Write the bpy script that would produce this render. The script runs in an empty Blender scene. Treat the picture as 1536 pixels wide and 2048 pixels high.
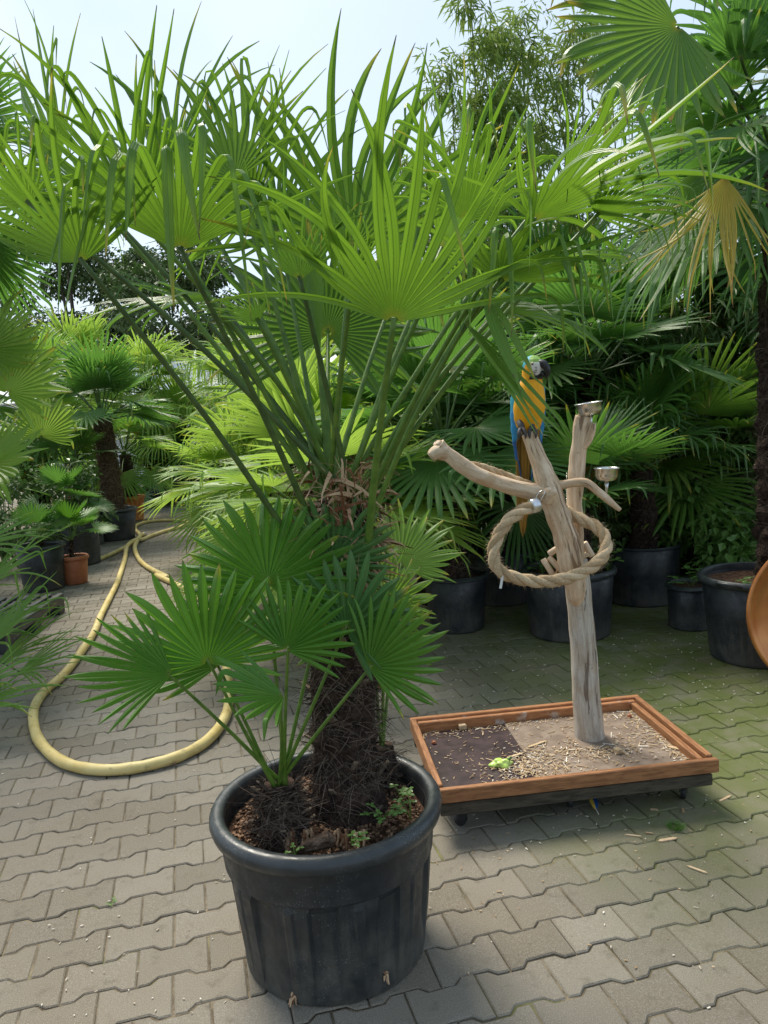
import bpy, math, random
from math import sin, cos, pi, radians as R_
from mathutils import Vector as V, Matrix, noise as mnoise
SC = bpy.context.scene
COL = SC.collection

# ------------------------------------------------------------------ camera
F_PX, PITCH, ROLL, CAM_H = 1532.0, 0.1254, -0.0590, 1.53
cp, sp, cr, sr = cos(PITCH), sin(PITCH), cos(ROLL), sin(ROLL)
FWD = V((0, cp, -sp)); UP0 = V((0, sp, cp)); RT0 = V((1, 0, 0))
RT = RT0*cr + UP0*sr; UP = UP0*cr - RT0*sr
cam_d = bpy.data.cameras.new('camera'); cam = bpy.data.objects.new('camera', cam_d); COL.objects.link(cam)
cam_d.sensor_fit = 'VERTICAL'; cam_d.sensor_height = 24.0; cam_d.lens = 24.0*F_PX/2048
cam_d.clip_start = 0.05; cam_d.clip_end = 600
m = Matrix.Identity(4)
for i in range(3):
    m[i][0], m[i][1], m[i][2] = RT[i], UP[i], -FWD[i]
m[2][3] = CAM_H
cam.matrix_world = m
SC.camera = cam

def at(x, y, Y):
    """world point at distance Y seen at photo pixel x, y"""
    d = FWD + RT*((x-768)/F_PX) - UP*((y-1024)/F_PX)
    return V((0, 0, CAM_H)) + d*(Y/d.y)
def gnd(x, y, z=0.0):
    d = FWD + RT*((x-768)/F_PX) - UP*((y-1024)/F_PX)
    return V((0, 0, CAM_H)) + d*((z-CAM_H)/d.z)

# ------------------------------------------------------------------ world, sun, exposure
SUN_EL, SUN_AZ = R_(56), R_(-28)          # azimuth from +Y towards +X
w = bpy.data.worlds.new('World'); SC.world = w; w.use_nodes = True
nt = w.node_tree; nt.nodes.clear()
sky = nt.nodes.new('ShaderNodeTexSky'); sky.sky_type = 'NISHITA'; sky.sun_disc = False
sky.sun_elevation = SUN_EL; sky.sun_rotation = SUN_AZ; sky.air_density = 1.0; sky.dust_density = 2.5; sky.ozone_density = 1.0
bg = nt.nodes.new('ShaderNodeBackground'); bg.inputs['Strength'].default_value = 0.082
cl = nt.nodes.new('ShaderNodeTexNoise'); cl.inputs['Scale'].default_value = 2.2; cl.inputs['Detail'].default_value = 5; cl.inputs['Roughness'].default_value = .55
tc = nt.nodes.new('ShaderNodeTexCoord')
rp = nt.nodes.new('ShaderNodeValToRGB'); rp.color_ramp.elements[0].position = .3; rp.color_ramp.elements[1].position = .68
rp.color_ramp.elements[0].color = (.25, .25, .25, 1); rp.color_ramp.elements[1].color = (.95, .95, .95, 1)
mx = nt.nodes.new('ShaderNodeMixRGB'); mx.inputs[2].default_value = (4.2, 5.05, 5.85, 1)
out = nt.nodes.new('ShaderNodeOutputWorld')
nt.links.new(tc.outputs['Generated'], cl.inputs['Vector']); nt.links.new(cl.outputs['Fac'], rp.inputs[0])
nt.links.new(rp.outputs[0], mx.inputs[0]); nt.links.new(sky.outputs[0], mx.inputs[1]); nt.links.new(mx.outputs[0], bg.inputs[0])
nt.links.new(bg.outputs[0], out.inputs[0])
sun_d = bpy.data.lights.new('sun', 'SUN'); sun_d.energy = 2.3; sun_d.angle = R_(26); sun_d.color = (1, .93, .80)
sun = bpy.data.objects.new('sun', sun_d); COL.objects.link(sun)
sdir = V((sin(SUN_AZ)*cos(SUN_EL), cos(SUN_AZ)*cos(SUN_EL), sin(SUN_EL)))
sun.rotation_euler = sdir.to_track_quat('Z', 'Y').to_euler()
SC.view_settings.view_transform = 'Standard'; SC.view_settings.look = 'None'
SC.view_settings.gamma = 1; SC.view_settings.exposure = 1.2; SC.view_settings.use_curve_mapping = False
SC.cycles.max_bounces = 8; SC.cycles.transparent_max_bounces = 8
SC.cycles.diffuse_bounces = 4

# ------------------------------------------------------------------ node helpers
class NG:
    def __init__(s, name):
        s.m = bpy.data.materials.new(name); s.m.use_nodes = True
        s.t = s.m.node_tree; s.t.nodes.clear()
        s.out = s.n('OutputMaterial'); s.pos = None
    def n(s, typ, **kw):
        nd = s.t.nodes.new('ShaderNode'+typ)
        for k, v in kw.items(): setattr(nd, k, v)
        return nd
    def l(s, a, b): s.t.links.new(a, b)
    def setin(s, sock, v):
        if isinstance(v, bpy.types.NodeSocket): s.l(v, sock)
        elif isinstance(v, (tuple, list)) and len(v) == 3 and sock.type == 'RGBA': sock.default_value = (*v, 1)
        else: sock.default_value = v
    def P(s):
        if not s.pos: s.pos = s.n('NewGeometry')
        return s.pos.outputs['Position']
    def noise(s, scale, detail=3, rough=.55, vec=None, dist=0):
        nd = s.n('TexNoise'); nd.inputs['Scale'].default_value = scale; nd.inputs['Detail'].default_value = detail
        nd.inputs['Roughness'].default_value = rough; nd.inputs['Distortion'].default_value = dist
        s.l(vec or s.P(), nd.inputs['Vector']); return nd.outputs['Fac']
    def scaled(s, sx, sy, sz, vec=None):
        nd = s.n('Mapping'); nd.inputs['Scale'].default_value = (sx, sy, sz); s.l(vec or s.P(), nd.inputs['Vector']); return nd.outputs[0]
    def attr(s, name): return s.n('Attribute', attribute_name=name).outputs['Fac']
    def attrc(s, name): return s.n('Attribute', attribute_name=name).outputs['Color']
    def mix(s, f, a, b, mode='MIX'):
        nd = s.n('MixRGB', blend_type=mode); s.setin(nd.inputs[0], f); s.setin(nd.inputs[1], a); s.setin(nd.inputs[2], b); return nd.outputs[0]
    def math(s, op, a, b=0.0, clamp=False):
        nd = s.n('Math', operation=op, use_clamp=clamp); s.setin(nd.inputs[0], a); s.setin(nd.inputs[1], b); return nd.outputs[0]
    def ss(s, v, lo, hi, a=0.0, b=1.0):
        nd = s.n('MapRange', interpolation_type='SMOOTHSTEP'); s.setin(nd.inputs[0], v)
        for i, q in enumerate((lo, hi, a, b)): nd.inputs[i+1].default_value = q
        return nd.outputs[0]
    def bump(s, h, strength=.5, dist=.01):
        nd = s.n('Bump'); nd.inputs['Strength'].default_value = strength; nd.inputs['Distance'].default_value = dist; s.l(h, nd.inputs['Height']); return nd.outputs[0]
    def bsdf(s, color, rough=.6, metal=0, bump=None, spec=.5):
        b = s.n('BsdfPrincipled'); s.setin(b.inputs['Base Color'], color); s.setin(b.inputs['Roughness'], rough)
        b.inputs['Metallic'].default_value = metal; b.inputs['Specular IOR Level'].default_value = spec
        if bump: s.l(bump, b.inputs['Normal'])
        return b.outputs[0]
    def done(s, sh): s.l(sh, s.out.inputs[0]); return s.m

def leaf_mat(name, c1, c2, trans, tfac=.42, tip=.35, brown=.9, rough=.34, tipc=(.5, .42, .05)):
    g = NG(name)
    t = g.attr('t'); rs = g.attr('rs'); rnd = g.n('ObjectInfo').outputs['Random']
    nz = g.noise(9, 3)
    f = g.math('ADD', g.math('MULTIPLY', rs, .62), g.math('MULTIPLY', g.math('ADD', nz, rnd), .3))
    base = g.mix(f, c1, c2)
    tr = g.mix(f, trans, tuple(x*.72 for x in trans))
    yl = g.math('MULTIPLY', g.ss(t, .80, .99), g.ss(rs, 1-tip, 1.02-tip*.4))
    fine = g.noise(g_fine, 2)
    yl = g.math('MAXIMUM', yl, g.math('MULTIPLY', g.ss(t, .09, .0), .55))
    base = g.mix(yl, base, tipc); tr = g.mix(yl, tr, tuple(min(1, x*1.1) for x in tipc))
    br = g.math('MULTIPLY', g.ss(g.math('ADD', t, g.math('MULTIPLY', fine, .02)), .965, .995), brown)
    base = g.mix(br, base, (.12, .055, .03)); tr = g.mix(br, tr, (.05, .02, .01))
    st = g.math('MULTIPLY', g.ss(fine, .58, .72), g.ss(g.noise(5, 3), .45, .65)); base = g.mix(g.math('MULTIPLY', st, .6), base, (.26, .22, .06))
    dust = g.math('MULTIPLY', g.ss(g.noise(23, 4), .52, .78), .12)
    base = g.mix(dust, base, (.22, .24, .14))
    wv = g.attr('wv'); vein = g.math('SINE', g.math('MULTIPLY', wv, 17))
    base = g.mix(g.ss(vein, .1, 1, 0, .35), base, g.mix(.6, base, (.03, .09, .012)))
    mid = g.ss(g.math('ABSOLUTE', wv), .10, .0, 0, .5); base = g.mix(mid, base, g.mix(.5, base, (.32, .42, .12)))
    p = g.bsdf(base, g.ss(nz, .3, .7, rough-.06, rough+.12), bump=g.bump(vein, .25, .0015), spec=.42)
    aw = g.math('ABSOLUTE', wv); rib = g.math('MAXIMUM', g.ss(aw, .80, 1.0), g.ss(aw, .16, .0))
    tr = g.mix(g.math('MULTIPLY', rib, .75), tr, (.03, .08, .015)); tr = g.mix(g.ss(vein, 0, 1, 0, .22), tr, (.05, .14, .02))
    tb = g.n('BsdfTranslucent'); g.l(tr, tb.inputs[0])
    ms = g.n('MixShader'); ms.inputs[0].default_value = tfac; g.l(p, ms.inputs[1]); g.l(tb.outputs[0], ms.inputs[2])
    return g.done(ms.outputs[0])
g_fine = 140

M = {}
M['leaf_main'] = leaf_mat('leaf_main', (.045, .140, .014), (.150, .285, .036), (.30, .56, .04), .36, tip=.55)
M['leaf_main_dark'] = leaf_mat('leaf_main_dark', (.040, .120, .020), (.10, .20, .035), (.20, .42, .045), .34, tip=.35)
M['leaf_small'] = leaf_mat('leaf_small', (.050, .175, .018), (.125, .285, .036), (.22, .52, .04), .34, tip=.15, brown=.5, rough=.33)
M['leaf_bluish'] = leaf_mat('leaf_bluish', (.045, .145, .042), (.105, .235, .065), (.14, .34, .06), .26, tip=.08, brown=.4, rough=.34)
M['leaf_bright'] = leaf_mat('leaf_bright', (.14, .31, .035), (.30, .45, .075), (.50, .74, .10), .44, tip=.45)
M['leaf_mid'] = leaf_mat('leaf_mid', (.075, .21, .03), (.19, .34, .06), (.34, .60, .065), .42, tip=.4)
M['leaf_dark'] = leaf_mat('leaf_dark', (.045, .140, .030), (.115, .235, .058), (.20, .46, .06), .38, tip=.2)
M['leaf_tipped'] = leaf_mat('leaf_tipped', (.05, .15, .02), (.13, .25, .04), (.28, .50, .05), .34, tip=1.0, tipc=(.55, .40, .03))
M['leaf_yellow'] = leaf_mat('leaf_yellow', (.36, .38, .05), (.52, .36, .06), (.60, .50, .07), .36, tip=.95, tipc=(.46, .22, .05))

def simple(name, c1, c2, scale=20, rough=.7, bstr=.3, bscale=None, spec=.4, metal=0, bdist=.006, attr=False):
    g = NG(name); f = g.noise(scale, 4)
    if attr: f = g.math('ADD', g.math('MULTIPLY', f, .5), g.math('MULTIPLY', g.attr('rs'), .5))
    c = g.mix(g.ss(f, .3, .7), c1, c2)
    return g.done(g.bsdf(c, rough, metal, g.bump(g.noise(bscale or scale*2.5, 4), bstr, bdist), spec))

M['petiole'] = simple('petiole', (.065, .14, .018), (.12, .21, .03), 30, .42, .1)
M['petiole_dark'] = simple('petiole_dark', (.040, .080, .018), (.075, .13, .028), 30, .45, .1)
M['fibre'] = simple('fibre', (.026, .019, .016), (.16, .125, .10), 60, .95, .3, attr=True, spec=.1)
M['fibre_light'] = simple('fibre_light', (.09, .055, .035), (.24, .165, .11), 60, .95, .3, attr=True, spec=.1)
M['fibre_red'] = simple('fibre_red', (.15, .065, .032), (.50, .35, .22), 60, .95, .3, attr=True, spec=.1)
M['bark'] = simple('bark', (.018, .013, .011), (.075, .05, .038), 38, .95, 1.0, 70, spec=.1, bdist=.02)
M['bark_light'] = simple('bark_light', (.05, .032, .022), (.16, .11, .08), 38, .95, 1.0, 70, spec=.1, bdist=.02)
M['stub'] = simple('stub', (.055, .042, .03), (.20, .155, .11), 50, .9, .5, attr=True)
M['soil'] = simple('soil', (.055, .030, .020), (.17, .10, .068), 45, .95, 1.0, 120, spec=.1, bdist=.015)
M['soil_clod'] = simple('soil_clod', (.05, .028, .018), (.25, .155, .10), 80, .95, .6, 150, spec=.1, attr=True)
M['metal'] = simple('metal', (.62, .61, .58), (.72, .71, .69), 12, .22, .05, metal=1)
M['zinc'] = simple('zinc', (.55, .57, .60), (.7, .72, .75), 40, .35, .1, metal=1)
M['terracotta'] = simple('terracotta', (.33, .10, .045), (.44, .16, .075), 8, .6, .1)
M['orange_pot'] = simple('orange_pot', (.50, .17, .035), (.60, .23, .06), 8, .5, .1)
M['culm'] = simple('culm', (.10, .16, .04), (.20, .24, .08), 10, .4, .1)
M['tree_bark'] = simple('tree_bark', (.05, .04, .03), (.12, .10, .08), 20, .9, .8)
M['white_wall'] = simple('white_wall', (.66, .68, .70), (.74, .76, .77), 3, .5, .05)
M['grey_frame'] = simple('grey_frame', (.30, .32, .34), (.38, .40, .42), 6, .4, .05, metal=.6)
M['rubber_shade_black'] = simple('rubber_shade_black', (.015, .015, .016), (.03, .03, .03), 20, .6, .1)

def pot_mat(name, c1, c2, dirt, dirt_h, rough=.42):
    g = NG(name)
    o = g.n('TexCoord').outputs['Object']
    sx = g.n('SeparateXYZ'); g.l(o, sx.inputs[0]); z = sx.outputs['Z']
    c = g.mix(g.ss(g.noise(14, 4), .3, .7), c1, c2)
    spk = g.math('MULTIPLY', g.ss(g.noise(240, 2), .63, .70), g.ss(g.noise(7, 3), .4, .65))
    c = g.mix(g.math('MULTIPLY', spk, .6), c, (.30, .31, .30))
    streak = g.noise(6, 4, vec=g.scaled(9, 9, .7))
    d = g.math('MULTIPLY', g.ss(g.math('ADD', z, g.math('MULTIPLY', g.math('SUBTRACT', streak, .5), .45)), dirt_h, .0), g.ss(g.noise(9, 5), .25, .65))
    c = g.mix(g.math('MULTIPLY', d, .8), c, dirt)
    sc = g.math('MULTIPLY', g.ss(streak, .55, .8), .22); c = g.mix(sc, c, (.10, .105, .10))
    rg = g.math('ADD', g.math('MULTIPLY', d, .4), g.ss(g.noise(30, 3), .3, .7, rough-.08, rough+.15))
    return g.done(g.bsdf(c, rg, 0, g.bump(g.noise(90, 3), .12, .004), .5))
M['pot_main'] = pot_mat('pot_main', (.012, .016, .020), (.026, .031, .035), (.10, .092, .072), .30)
M['pot_black'] = pot_mat('pot_black', (.012, .014, .018), (.024, .027, .032), (.085, .08, .065), .24)
M['pot_rim'] = pot_mat('pot_rim', (.022, .027, .030), (.040, .045, .048), (.04, .04, .04), .01, .36)
M['pot_grey'] = pot_mat('pot_grey', (.035, .037, .036), (.06, .06, .057), (.12, .11, .085), .35, .55)

def wood_mat(name, c1, c2, vec_scale, rough=.65, bstr=.4, dark=(.05, .03, .02), stain=.0):
    g = NG(name); o = g.n('TexCoord').outputs['Object']
    v = g.scaled(*vec_scale, vec=o)
    gr = g.noise(8, 5, .6, vec=v, dist=.6)
    c = g.mix(g.ss(gr, .32, .68), c1, c2)
    cr_ = g.ss(g.noise(16, 4, vec=v), .66, .74); c = g.mix(g.math('MULTIPLY', cr_, .7), c, dark)
    if stain: c = g.mix(g.math('MULTIPLY', g.ss(g.noise(11, 4), .55, .7), stain), c, (.6, .58, .53))
    return g.done(g.bsdf(c, rough, 0, g.bump(gr, bstr, .006), .3))
def log_mat(name, c1, c2, c3, dark, f3=.5):
    g = NG(name); gv = g.n('Attribute', attribute_name='gv').outputs['Vector']
    gr = g.noise(60, 5, .6, vec=gv, dist=.4); big = g.noise(9, 4); fine = g.noise(160, 3, vec=gv)
    c = g.mix(g.ss(gr, .3, .7), c1, c2); c = g.mix(g.ss(big, .5, .62, 0, f3), c, c3)
    ck = g.ss(g.noise(26, 5, .65, vec=gv, dist=1.0), .57, .63); c = g.mix(g.math('MULTIPLY', ck, .75), c, dark)
    spot = g.ss(g.noise(70, 4), .64, .72); c = g.mix(g.math('MULTIPLY', spot, .5), c, dark)
    h = g.math('SUBTRACT', g.math('ADD', gr, g.math('MULTIPLY', fine, .4)), g.math('MULTIPLY', ck, .8))
    return g.done(g.bsdf(c, .72, 0, g.bump(h, .7, .006), .3))
M['log_grey'] = log_mat('log_grey', (.33, .28, .225), (.56, .51, .44), (.40, .29, .18), (.10, .06, .04), .35)
M['log_tan'] = log_mat('log_tan', (.52, .37, .24), (.74, .60, .45), (.45, .28, .15), (.17, .095, .05), .5)
M['tray_wood'] = wood_mat('tray_wood', (.20, .085, .036), (.36, .17, .075), (1.5, 12, 12), .55, .25, (.16, .06, .03), .0)
M['tray_wood_y'] = wood_mat('tray_wood_y', (.20, .085, .036), (.36, .17, .075), (12, 1.5, 12), .55, .25, (.16, .06, .03), .0)
M['tray_back'] = wood_mat('tray_back', (.30, .12, .05), (.45, .21, .09), (1.5, 9, 9), .6, .25, (.16, .06, .03), .7)
M['beam'] = wood_mat('beam', (.035, .03, .022), (.085, .07, .05), (1.5, 9, 9), .8, .4)
M['panel_brown'] = simple('panel_brown', (.16, .115, .085), (.25, .19, .145), 14, .7, .2)
M['panel_dark'] = simple('panel_dark', (.030, .019, .022), (.065, .042, .045), 18, .38, .15)
M['chip'] = simple('chip', (.33, .22, .12), (.60, .45, .28), 50, .8, .3, attr=True)
M['chip_white'] = simple('chip_white', (.45, .38, .28), (.74, .68, .58), 50, .8, .3, attr=True)
M['rope'] = simple('rope', (.44, .31, .18), (.68, .53, .35), 120, .9, .8, 260, attr=True, spec=.1)
def hose_mat():
    g = NG('hose'); c = g.mix(g.ss(g.noise(7, 4), .3, .7), (.52, .39, .13), (.66, .54, .24))
    c = g.mix(g.math('MULTIPLY', g.ss(g.noise(25, 5), .55, .72), .55), c, (.20, .15, .07))
    return g.done(g.bsdf(c, .5, 0, g.bump(g.noise(60, 3), .2, .003), .4))
M['hose'] = hose_mat()

def ground_mats():
    def moss(g):
        sx = g.n('SeparateXYZ'); g.l(g.P(), sx.inputs[0])
        n = g.noise(1.7, 4, .6)
        a = g.ss(sx.outputs['X'], -.1, 1.2); b = g.ss(sx.outputs['Y'], 1.4, 3.4)
        a = g.math('MULTIPLY', a, b)
        return g.math('MULTIPLY', g.math('ADD', g.math('MULTIPLY', a, .95), g.math('MULTIPLY', g.math('SUBTRACT', n, .5), 1.1)), g.ss(a, .0, .3), True)
    g = NG('paver')
    isl = g.pos or g.P(); isl = g.pos.outputs['Random Per Island']
    rnd = g.math('FRACT', g.math('ADD', g.n('ObjectInfo').outputs['Random'], isl))
    c = g.mix(rnd, (.155, .138, .108), (.238, .216, .178))
    big = g.noise(1.3, 4); c = g.mix(g.ss(big, .35, .7, 0, .55), c, (.165, .132, .092))
    sp = g.noise(330, 2, .6); c = g.mix(g.ss(sp, .50, .72, 0, .55), c, (.35, .33, .295)); c = g.mix(g.ss(sp, .46, .30, 0, .45), c, (.085, .076, .062))
    st = g.noise(14, 5, .65); c = g.mix(g.ss(st, .54, .76, 0, .65), c, (.10, .086, .064))
    mo = moss(g); mo2 = g.math('MULTIPLY', mo, g.ss(g.noise(7, 5), .2, .62, .35, 1))
    c = g.mix(g.math('MULTIPLY', mo2, .9), c, (.095, .122, .024))
    hb = g.math('ADD', sp, g.math('MULTIPLY', st, .8))
    M['paver'] = g.done(g.bsdf(c, .88, 0, g.bump(hb, .55, .0035), .25))
    g = NG('joint_sand')
    c = g.mix(g.ss(g.noise(12, 4), .35, .65), (.11, .09, .062), (.25, .205, .14))
    c = g.mix(g.ss(g.noise(200, 3), .45, .7, 0, .5), c, (.06, .05, .04))
    mo = moss(g); c = g.mix(g.math('MULTIPLY', mo, .8), c, (.10, .14, .03))
    g2 = g.ss(g.noise(3.1, 4), .57, .66, 0, .55); c = g.mix(g2, c, (.15, .17, .05))
    M['joint_sand'] = g.done(g.bsdf(c, .95, 0, g.bump(g.noise(220, 3), .8, .004), .1))
    g = NG('dirt'); c = g.mix(g.ss(g.noise(3, 5), .3, .7), (.06, .045, .03), (.085, .095, .035))
    M['dirt'] = g.done(g.bsdf(c, .95, 0, g.bump(g.noise(40, 4), .8, .02), .1))
ground_mats()

# ------------------------------------------------------------------ mesh helpers
def wloc(p):
    v = V((0, 0, 0))
    while p: v += p.location; p = p.parent
    return v
def link(name, me, parent=None, mat=None, smooth=False):
    o = bpy.data.objects.new(name, me); COL.objects.link(o)
    if mat and not me.materials: me.materials.append(mat)
    if parent: o.parent = parent
    return o
def tag(o, label=None, cat=None, group=None, kind=None):
    if label: o['label'] = label
    if cat: o['category'] = cat
    if group: o['group'] = group
    if kind: o['kind'] = kind
    return o
def empty(name, loc, label, cat, group=None):
    o = bpy.data.objects.new(name, None); COL.objects.link(o); o.location = loc; o.empty_display_size = .1
    return tag(o, label, cat, group)

class MB:
    """collects one mesh"""
    def __init__(s): s.v = []; s.f = []; s.t = []; s.rs = []; s.col = []; s.w = []; s.gv = []
    def add(s, vs, fs, t=0.0, rs=0.5, w=None, gv=None):
        b = len(s.v); s.v.extend([tuple(p) for p in vs])
        s.f.extend([tuple(b+i for i in f) for f in fs])
        s.t.extend(t if isinstance(t, list) else [t]*len(vs)); s.rs.extend([rs]*len(vs)); s.w.extend(w or [0.0]*len(vs)); s.gv.extend(gv or [(0, 0, 0)]*len(vs))
    def mesh(s, name, mat=None, off=V((0, 0, 0)), smooth=False):
        me = bpy.data.meshes.new(name)
        me.from_pydata([(p[0]-off[0], p[1]-off[1], p[2]-off[2]) for p in s.v], [], s.f)
        for nm, arr in (('t', s.t), ('rs', s.rs), ('wv', s.w)):
            a = me.attributes.new(nm, 'FLOAT', 'POINT'); a.data.foreach_set('value', arr)
        if any(q[0] for q in s.gv):
            a = me.attributes.new('gv', 'FLOAT_VECTOR', 'POINT'); a.data.foreach_set('vector', [c for q in s.gv for c in q])
        if s.col and len(s.col) == len(s.v):
            a = me.attributes.new('Col', 'FLOAT_COLOR', 'POINT')
            a.data.foreach_set('color', [c for q in s.col for c in (*q, 1)])
        if mat: me.materials.append(mat)
        if smooth: me.polygons.foreach_set('use_smooth', [True]*len(me.polygons))
        me.update(); return me
    def build(s, name, mat, parent=None, smooth=False, local=False):
        off = V((0, 0, 0)) if (local or not parent) else wloc(parent)
        return link(name, s.mesh(name, mat, off, smooth), parent)
    # shapes
    def box(s, c, sx, sy, sz, rot=None, bev=0.004, rs=.5):
        c = V(c); x, y, z = sx/2, sy/2, sz/2; b = min(bev, x*.45, y*.45, z*.45)
        vs = []
        for zz, q in ((-z, b), (-z+b, 0), (z-b, 0), (z, b)):
            for (a, d) in ((-1, -1), (1, -1), (1, 1), (-1, 1)):
                vs.append(V((a*(x-q), d*(y-q), zz)))
        if rot is not None: vs = [rot @ p for p in vs]
        fs = [(3, 2, 1, 0), (12, 13, 14, 15)]
        for k in range(3):
            for j in range(4):
                fs.append((k*4+j, k*4+(j+1) % 4, k*4+4+(j+1) % 4, k*4+4+j))
        s.add([c+p for p in vs], fs, 0.0, rs)
    def tube(s, pts, rad, n=10, cap=True, nz=0.0, nscale=12, rs=.5, twist=0, seed=0):
        pts = [V(p) for p in pts]; N = len(pts); rr = rad if isinstance(rad, (list, tuple)) else [rad]*N
        vs = []; prev = None; gv = []; acc = seed*3.1
        for i, p in enumerate(pts):
            if i: acc += (p-pts[i-1]).length
            d = (pts[min(i+1, N-1)]-pts[max(i-1, 0)])
            if d.length < 1e-9: d = V((0, 0, 1))
            d.normalize()
            if prev is None: u = d.orthogonal().normalized()
            else:
                u = prev - d*prev.dot(d)
                u = u.normalized() if u.length > 1e-6 else d.orthogonal().normalized()
            prev = u; w_ = d.cross(u)
            for j in range(n):
                a = 2*pi*j/n + twist*i; q = u*cos(a)+w_*sin(a); r = rr[i]
                if nz: r *= 1 + nz*mnoise.noise((p+q*r*1.0)*nscale + V((seed, seed*1.7, 0)))
                vs.append(p+q*r); gv.append((cos(a)*r+.001+seed, sin(a)*r, acc*.12))
        fs = []
        for i in range(N-1):
            for j in range(n): fs.append((i*n+j, i*n+(j+1) % n, (i+1)*n+(j+1) % n, (i+1)*n+j))
        if cap: fs += [tuple(range(n-1, -1, -1)), tuple((N-1)*n+j for j in range(n))]
        s.add(vs, fs, [i/(N-1) for i in range(N) for _ in range(n)], rs, None, gv)
    def lathe(s, prof, c=(0, 0, 0), n=48, mod=None, rot=None, rs=.5):
        vs = []; c = V(c)
        for (r, z) in prof:
            for j in range(n):
                a = 2*pi*j/n; rr = r + (mod(a, z) if mod else 0)
                p = V((rr*cos(a), rr*sin(a), z))
                if rot is not None: p = rot @ p
                vs.append(c+p)
        fs = []
        for i in range(len(prof)-1):
            for j in range(n): fs.append((i*n+j, i*n+(j+1) % n, (i+1)*n+(j+1) % n, (i+1)*n+j))
        s.add(vs, fs, 0.0, rs)

def catmull(pts, k=6, closed=False):
    pts = [V(p) for p in pts]; n = len(pts); out_ = []
    rng_ = range(n) if closed else range(n-1)
    for i in rng_:
        g_ = lambda q: pts[q % n] if closed else pts[max(0, min(n-1, q))]
        p0, p1, p2, p3 = g_(i-1), g_(i), g_(i+1), g_(i+2)
        for j in range(k):
            t = j/k
            out_.append(.5*((2*p1)+(p2-p0)*t+(2*p0-5*p1+4*p2-p3)*t*t+(3*p1-p0-3*p2+p3)*t*t*t))
    if not closed: out_.append(pts[-1].copy())
    return out_

DOWN = V((0, 0, -1))
def blade(mb, hub, a, n, R, nseg=38, spread=R_(95), split=.55, droop=.5, kink=.2, rng=None, fold=.30, cup=.12, steps=7, kink_at=(.55, .8), sides=.25, wid=1.12, wob=.04, tp_=3.2, rag=.05, lv=.06):
    """one fan leaf: pleated, joined up to the split, then free segments that droop or fold over"""
    rng = rng or random.Random(1)
    a = a.normalized(); n = (n - a*n.dot(a)).normalized(); b = n.cross(a)
    dphi = 2*spread/nseg
    def dirv(phi): return (a*cos(phi)+b*sin(phi)+n*cup*(phi/spread)**2).normalized()
    for i in range(nseg):
        phi = -spread+(i+.5)*dphi
        q = abs(phi)/spread
        L = R*(1-sides*q**2.2)*(1+rng.uniform(-lv, .05)); rs = rng.random()
        ss = split*R*(1-.35*q*q)*(1+rng.uniform(-.12, .12))
        dm = dirv(phi); eL = dirv(phi-dphi/2); eR = dirv(phi+dphi/2)
        hw0 = ss*math.tan(dphi/2)
        vs = []; ts = []
        for s_ in (.025*R, ss*.5, ss):
            hw = s_*math.tan(dphi/2)
            vs += [hub+eL*s_-n*hw*fold*.5, hub+dm*s_+n*hw*fold, hub+eR*s_-n*hw*fold*.5]; ts += [s_/L]*3
        p = hub+dm*ss; d = dm.copy(); sv = (b*cos(phi)-a*sin(phi)).normalized()
        kk = rng.random() < kink; ks = ss+(L-ss)*rng.uniform(*kink_at); dr = droop*rng.choice((.3, .6, 1, 1.4, 2.2))
        bl = rng.uniform(.06, .26)*R; tgt = (DOWN+V((dm.x, dm.y, 0))*rng.uniform(.05, .4)+V((rng.uniform(-.12, .12), rng.uniform(-.12, .12), 0))).normalized()
        if kk: L = max(L*1.08, ks+bl+.1*R)
        wv = rng.uniform(-1, 1)*wob; tw = rng.uniform(-1, 1)*wob*6
        pos = [ss+(L-ss)*(j+1)/steps for j in range(steps)]
        if kk:
            pos = sorted([ks+bl*q for q in (0, .17, .34, .5, .67, .84, 1)] + [x for x in pos if x < ks-.02 or x > ks+bl+.02])
            pos = [x for x in pos if x > ss+.005]
        last = ss; dk = None; nn = n; gl_ = sv*rng.gauss(0, rag)+n*rng.gauss(0, rag*.8)
        for s_ in pos:
            ds = s_-last; last = s_
            if kk and s_ > ks+.001 and s_ <= ks+bl+.001:
                if dk is None: dk = d.copy()
                f_ = (s_-ks)/bl; f_ = f_*f_*(3-2*f_); d = (dk*(1-f_)+tgt*f_+V((dm.x, dm.y, 0))*.35*sin(pi*f_)).normalized()
            elif kk and s_ > ks+bl: d = (d+DOWN*.06+sv*wv*ds/R*4).normalized()
            else: d = (d+DOWN*(dr*ds/R*(s_/R))+sv*wv*ds/R*3+gl_*min(.5, 1.5*ds/R)).normalized()
            p = p+d*ds
            sv = (sv-d*sv.dot(d)).normalized()
            n2 = sv.cross(d); n2 = -n2 if n2.dot(nn) < 0 else n2; nn = n2
            sv2 = (sv+nn*tw*((s_-ss)/(L-ss))).normalized()
            u = (s_-ss)/(L-ss); hw = max(.0008, hw0*(1-u**tp_)*(1+(wid-1)*min(1, u*3.5)))
            vs += [p-sv2*hw-nn*hw*fold*.5, p+nn*hw*fold, p+sv2*hw-nn*hw*fold*.5]; ts += [min(1, s_/L)]*3
        k = len(vs)//3; fs = []
        for j in range(k-1):
            o = j*3; fs += [(o, o+1, o+4, o+3), (o+1, o+2, o+5, o+4)]
        mb.add(vs, fs, ts, rs, [-1.0, 0.0, 1.0]*k)
    # hastula: little lip where the stalk meets the blade
def petiole(mb, pts, r0, r1, n=6):
    pts = catmull(pts, 5); N = len(pts)
    mb.tube(pts, [r0+(r1-r0)*(i/(N-1))**.7 for i in range(N)], n)

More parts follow.
